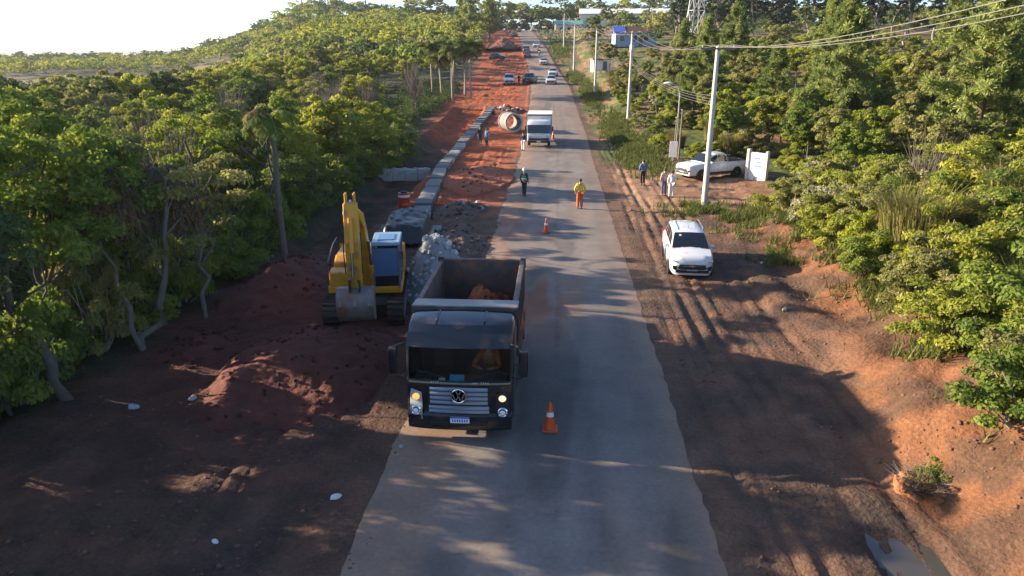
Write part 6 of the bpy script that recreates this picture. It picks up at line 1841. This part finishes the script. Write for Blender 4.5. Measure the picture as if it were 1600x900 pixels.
# ------------------------------------------------------------------ poles, wires, buildings, signs
POLES = [(9.8, 1.0, 10.2), (8.85, 41.9, 8.95), (7.9, 80.7, 9.2), (5.45, 106.6, 9.0), (3.25, 150.0, 9.2), (1.5, 203.0, 9.0)]
PW_ = ['', 'nearest tall concrete pole with a crossarm, by the sandy entrance', 'second concrete pole with a crossarm, above the grassy verge', 'third concrete pole, beside the brown tree', 'fourth concrete pole, near the pale wall', 'furthest concrete pole, below the crest trees']
TOPS = []
for i, (x, y, h) in enumerate(POLES):
    z = gz(x, y)
    TOPS.append((x, y, z + h))
    t = thing('utility_pole', PW_[i] or 'concrete pole on the bank outside the view', 'utility pole', (x, y, z), 0, 'utility poles along the road')
    G().tube([(0, 0, -.4), (0, 0, h)], [.19, .105], 12).build('post', M['pole'], t, smooth=True, angle=60)
    G().box((0, -.13, h - .12), (2.0 if i == 1 else 1.7, .10, .10)).build('crossarm', M['wood_grey'], t, bevel=.01)
    for k in (-.85, -.0, .85) if i == 1 else (-.75, .0, .75):
        G().lathe([(.02, 0), (.05, .04), (.03, .08), (.05, .12), (0, .16)], (k, -.13, h - .07), n=10).build('insulator', M['concrete_pale'], t, smooth=True)
    for zz in (h - 2.8, h - 3.1): G().box((0, -.13, zz), (.12, .06, .14)).build('bracket', M['steel_galv'], t)
    if i == 2:
        G().lathe([(.22, 0), (.24, .05), (.24, .75), (.2, .8)], (.0, -.42, h - 2.1), n=16).build('transformer', M['steel_galv'], t, smooth=True)


def wire(a, b, sag, label, r=.012, grp='overhead wires along the road', n=18):
    a, b = Vector(a), Vector(b); pts = []
    for i in range(n + 1):
        u = i / n; p = a + (b - a) * u; p.z -= sag * 4 * u * (1 - u); pts.append(tuple(p))
    tag(G().tube(pts, r, 4, False).build('wire', M['wire'], None), label, 'wire', grp)
SP = ('from the nearest pole across the pines to the right edge', 'from the nearest pole to the second pole', 'from the second pole to the third pole', 'from the third pole to the fourth pole', 'from the fourth pole to the furthest pole')
for i in range(5):
    a, b = TOPS[i], TOPS[i + 1]
    for j, k in enumerate((-.8, 0, .8)):
        wire((a[0] + k, a[1] - .13, a[2] + .08), (b[0] + k, b[1] - .13, b[2] + .08), (1.0, .9, .6, .8, .8)[i], ('left', 'middle', 'right')[j] + ' power wire ' + SP[i], (.011, .010, .012, .016, .02)[i])
    if i in (1, 2):
        for j in range(4):
            wire((a[0] - .1, a[1] - .13, a[2] - 2.65 - .16 * j), (b[0] - .1, b[1] - .13, b[2] - 2.65 - .16 * j), 0.7, ('top', 'second', 'third', 'lowest')[j] + ' telephone wire ' + SP[i], .009, 'telephone wires below the power wires')

# street lamp and slim posts among the shrubs
t = thing('street_lamp', 'street lamp with a white head on a slim post above the shrubs', 'street lamp', (9.95, 60.0, gz(9.95, 60)))
G().tube([(0, 0, -.3), (0, 0, 4.9), (-.25, -.1, 5.5), (-.9, -.2, 5.75)], [.06, .05, .035, .03], 8).build('post', M['steel_galv'], t, smooth=True)
G().ball((-1.05, -.22, 5.74), .24, 12, 7, (1.5, .8, .4)).build('lamp_head', M['lamp_white'], t, smooth=True)
for x, y, h, lb in ((9.55, 58.4, 3.4, 'slim grey wooden post behind the white notice board'), (10.0, 58.7, 3.9, 'slim grey post right of the white notice board')):
    t = thing('post', lb, 'post', (x, y, gz(x, y)), 0, 'slim posts by the notice board')
    G().tube([(0, 0, -.3), (.05, 0, h)], [.085, .06], 8).build('shaft', M['wood_grey'], t, smooth=True)
    G().lathe([(.075, h - .02), (.075, h + .03), (0, h + .05)], n=8).build('cap', M['steel_galv'], t)

# white notice board on legs, and the wall with a panel at the entrance
t = thing('notice_board', 'narrow white notice board standing in the shrubs behind the pickup front', 'notice board', (9.3, 57.2, gz(9.3, 57.2)), R(-12))
G().box((0, 0, 1.25), (.62, .05, 1.25)).build('board', M['wall_white'], t, bevel=.01)
for x in (-.24, .24): G().box((x, .06, .4), (.07, .07, 1.3)).build('leg', M['wood_grey'], t)
t = thing('entrance_wall', 'pale wall with a white and blue panel at the sandy entrance', 'wall', (13.6, 50.4, gz(13.6, 50.4)), R(-48))
t.scale = (.60, 1, 1)
G().box((.9, 0, .85), (2.1, .16, 2.1)).build('wall_panel', M['wall_white'], t, bevel=.02)
G().box((-.28, -.04, .95), (.32, .30, 2.3)).build('pillar', M['wall_cream'], t, bevel=.02)
G().box((2.1, .0, .95), (.30, .28, 2.2)).build('pillar', M['wall_cream'], t, bevel=.02)
sg_ = link('sign_panel', G().box((1.05, -.105, 1.25), (1.45, .03, 1.0)).mesh('sign_panel', M['plate_white'], bevel=.006), t)
q = G()
for r_, (w_, x_) in enumerate(((.8, .95), (.55, 1.15), (.9, 1.05))): q.box((x_, -.126, 1.52 - r_ * .27), (w_, .012, .17))
q.build('lettering', M['sign_blue'], sg_)


def house():
    t = thing('blue_house', 'pale blue house with a blue roof among trees on the right hillside', 'house', (19.6, 196, gz(19.6, 196) - .2), R(4))
    G().box((0, 0, 1.6), (10.5, 7, 3.4)).build('wall', M['wall_blue'], t)
    G().prism([(-5.6, 3.2), (5.6, 3.2), (5.6, 3.35), (-5.6, 3.35)], 'Y', -4.0, 4.0).build('eaves', M['roof_blue'], t)
    G().loft([[(-5.6, -4, 3.36), (5.6, -4, 3.36)], [(-4.2, 0, 4.9), (4.8, 0, 4.9)], [(-5.6, 4, 3.36), (5.6, 4, 3.36)]], cap=False).prism([(-4, 3.36), (4, 3.36), (0, 4.9)], 'X', -5.0, 5.2).build('roof', M['roof_tile'], t)
    G().prism([(-4.02, 3.37), (-3.0, 3.37), (0, 4.95), (-.2, 5.0)], 'X', -5.7, -2.6).build('roof_slope', M['roof_blue'], t)
    for x in (-3.6, -.4, 2.6):
        w = link('window', G().box((x, -3.53, 1.9), (1.3, .08, 1.2)).mesh('window', M['dark_glass']), t)
        for dx in (-.68, .68): G().box((x + dx, -3.56, 1.9), (.08, .1, 1.3)).build('frame', M['wall_white'], w)
    G().box((1.2, -3.53, 1.1), (1.0, .08, 2.2)).build('door', M['wood_grey'], t)
house()


def shed():
    x, y = 33.0, 352.0; z = gz(x, y)
    t = thing('long_shed', 'long low white roofed shed along the hilltop on the right', 'shed', (x, y, z + 1.0), R(-2))
    G().box((0, 0, 2.0), (46, 14, 5.5)).build('wall', M['wall_cream'], t)
    G().prism([(-7.6, 4.75), (0, 7.2), (7.6, 4.75), (7.6, 5.0), (0, 7.5), (-7.6, 5.0)], 'X', -23.6, 23.6).build('roof', M['shed_roof'], t)
    for k in range(9): G().box((-20 + k * 5, -.2, 7.6), (.9, .9, .7)).build('roof_vent', M['steel_galv'], t)
    for k in range(8): G().box((-19 + k * 5.3, -7.03, 2.6), (2.6, .1, 1.1)).build('window', M['dark_glass'], t)
shed()
t = thing('green_roof_building', 'small building with a green roof at the top of the road', 'building', (4.5, 345, gz(4.5, 345) - .8), R(5))
G().box((0, 0, 1.7), (12, 6, 3.6)).build('wall', M['wall_cream'], t)
G().prism([(-3.6, 3.4), (0, 5.2), (3.6, 3.4), (3.6, 3.6), (0, 5.4), (-3.6, 3.6)], 'X', -6.5, 6.5).build('roof', M['green_roof'], t)
for k in range(3): G().box((-3.6 + 3.6 * k, -3.03, 1.7), (1.3, .1, 1.2)).build('window', M['dark_glass'], t)
t = thing('small_hut', 'small pale hut with a sunlit wall near the fourth concrete pole', 'hut', (8.2, 142, gz(8.2, 142)), R(8))
G().box((0, 0, .9), (3.4, 3, 2.2)).build('wall', M['wall_white'], t)
G().prism([(-1.9, 2.0), (1.9, 2.0), (1.9, 2.12), (-1.9, 2.3)], 'Y', -1.8, 1.8).build('roof', M['roof_tile'], t)
G().box((.5, -1.52, .8), (.8, .06, 1.8)).build('door', M['wood_grey'], t)


def pylon(x, y, h, w, label):
    t = thing('lattice_tower', label, 'tower', (x, y, gz(x, y)), R(20), 'lattice towers')
    lv = [0, .22, .42, .58, .72, .84, .93, 1.0]
    hw = lambda f: w * (1 - f) ** 1.2 * .5 + w * .07
    for a, b in ((1, 1), (1, -1), (-1, -1), (-1, 1)):
        G().tube([(a * hw(f), b * hw(f), h * f) for f in lv], .10, 4).build('leg', M['steel_galv'], t)
    q = G()
    for f0, f1 in zip(lv, lv[1:]):
        c = [(1, 1), (1, -1), (-1, -1), (-1, 1)]
        for i in range(4):
            p, r = c[i], c[(i + 1) % 4]
            q.tube([(p[0] * hw(f0), p[1] * hw(f0), h * f0), (r[0] * hw(f1), r[1] * hw(f1), h * f1)], .05, 3)
            q.tube([(r[0] * hw(f0), r[1] * hw(f0), h * f0), (p[0] * hw(f1), p[1] * hw(f1), h * f1)], .05, 3)
            q.tube([(p[0] * hw(f1), p[1] * hw(f1), h * f1), (r[0] * hw(f1), r[1] * hw(f1), h * f1)], .05, 3)
    q.build('bracing', M['steel_galv'], t)
    for f in (.80, .90, .98):
        G().tube([(-w * .55, 0, h * f), (w * .55, 0, h * f)], .08, 4).tube([(-w * .55, 0, h * f), (0, 0, h * f + .9)], .05, 4).tube([(w * .55, 0, h * f), (0, 0, h * f + .9)], .05, 4).build('crossarm', M['steel_galv'], t)
pylon(28.0, 156, 24, 3.6, 'grey lattice power tower rising behind the pines at the middle right')
pylon(-265, 330, 24, 6.5, 'faint lattice tower on the far left horizon')

# litter
def litter(x, y, s, label, m='white_plastic', seed=0):
    rg = random.Random(seed)
    t = thing('litter', label, 'litter', (x, y, gz(x, y) + s * .25), rg.random() * 6)
    G().ball((0, 0, 0), s, 9, 6, (1.0, .62, .38), .16, rg).build('crumpled_bag', M[m], t)
litter(-4.34, 12.0, .13, 'white crumpled bag on the dark earth left of the truck', seed=1)
litter(-6.18, 10.55, .085, 'small pale scrap on the earth near the bottom edge', seed=2)
litter(7.72, 12.75, .15, 'white plastic lying on the uprooted clump', seed=3)
litter(8.8, 29.3, .13, 'pale scrap on the brown shoulder right of the white car', seed=4)
litter(11.2, 36.6, .2, 'pale board lying in the bank grass below the entrance', 'wall_cream', seed=5)
for k, (x, y, s, lb) in enumerate(((-10.6, 15.4, .14, 'grey stone on the litter by the leaning trunk'), (-9.3, 15.9, .11, 'round grey stone at the edge of the small mound'), (-10.9, 19.6, .16, 'pale stone at the foot of the forked trunk'), (-3.4, 14.0, .07, 'small stone beside the truck wheel'), (8.0, 23.4, .14, 'clod of orange earth on the right shoulder'))):
    o = thing('rock', lb, 'rock', (x, y, gz(x, y) + s * .2), k, None, s)
    link('stone', STONES[k % 5], o)


# ------------------------------------------------------------------ labels of look-alikes: tell them apart by their order from the camera
def number_labels():
    seen = {}
    for o in SC.objects:
        if o.parent is None and o.get('label') and o.get('category'):
            seen.setdefault(o['label'], []).append(o)
    words = ('nearest', 'second nearest', 'third nearest', 'fourth nearest', 'fifth nearest', 'sixth nearest', 'seventh nearest', 'eighth nearest', 'ninth nearest', 'tenth nearest', 'eleventh nearest', 'twelfth nearest', 'thirteenth nearest', 'fourteenth nearest', 'fifteenth nearest', 'sixteenth nearest', 'seventeenth nearest', 'eighteenth nearest', 'nineteenth nearest', 'twentieth nearest', 'twenty-first nearest', 'twenty-second nearest', 'twenty-third nearest', 'twenty-fourth nearest')
    for lb, L in seen.items():
        if len(L) < 2: continue
        L.sort(key=lambda o: o.location.x ** 2 + o.location.y ** 2)
        for i, o in enumerate(L):
            o['label'] = (words[i] if i < len(words) else 'distant') + ' ' + lb
number_labels()


# ------------------------------------------------------------------ the evening air
hz = bpy.data.materials.new('haze_air'); hz.use_nodes = True
for n_ in list(hz.node_tree.nodes): hz.node_tree.nodes.remove(n_)
ho = hz.node_tree.nodes.new("ShaderNodeOutputMaterial"); hv = hz.node_tree.nodes.new("ShaderNodeVolumePrincipled")
hv.inputs["Color"].default_value = (0.86, 0.92, 1.0, 1); hv.inputs["Density"].default_value = 0.00013; hv.inputs["Anisotropy"].default_value = 0.35
hz.node_tree.links.new(hv.outputs[0], ho.inputs["Volume"])
tag(G().box((0, 0, 22), (19400, 19400, 68)).build('haze', hz), 'thin evening haze over the whole place', kind='stuff')
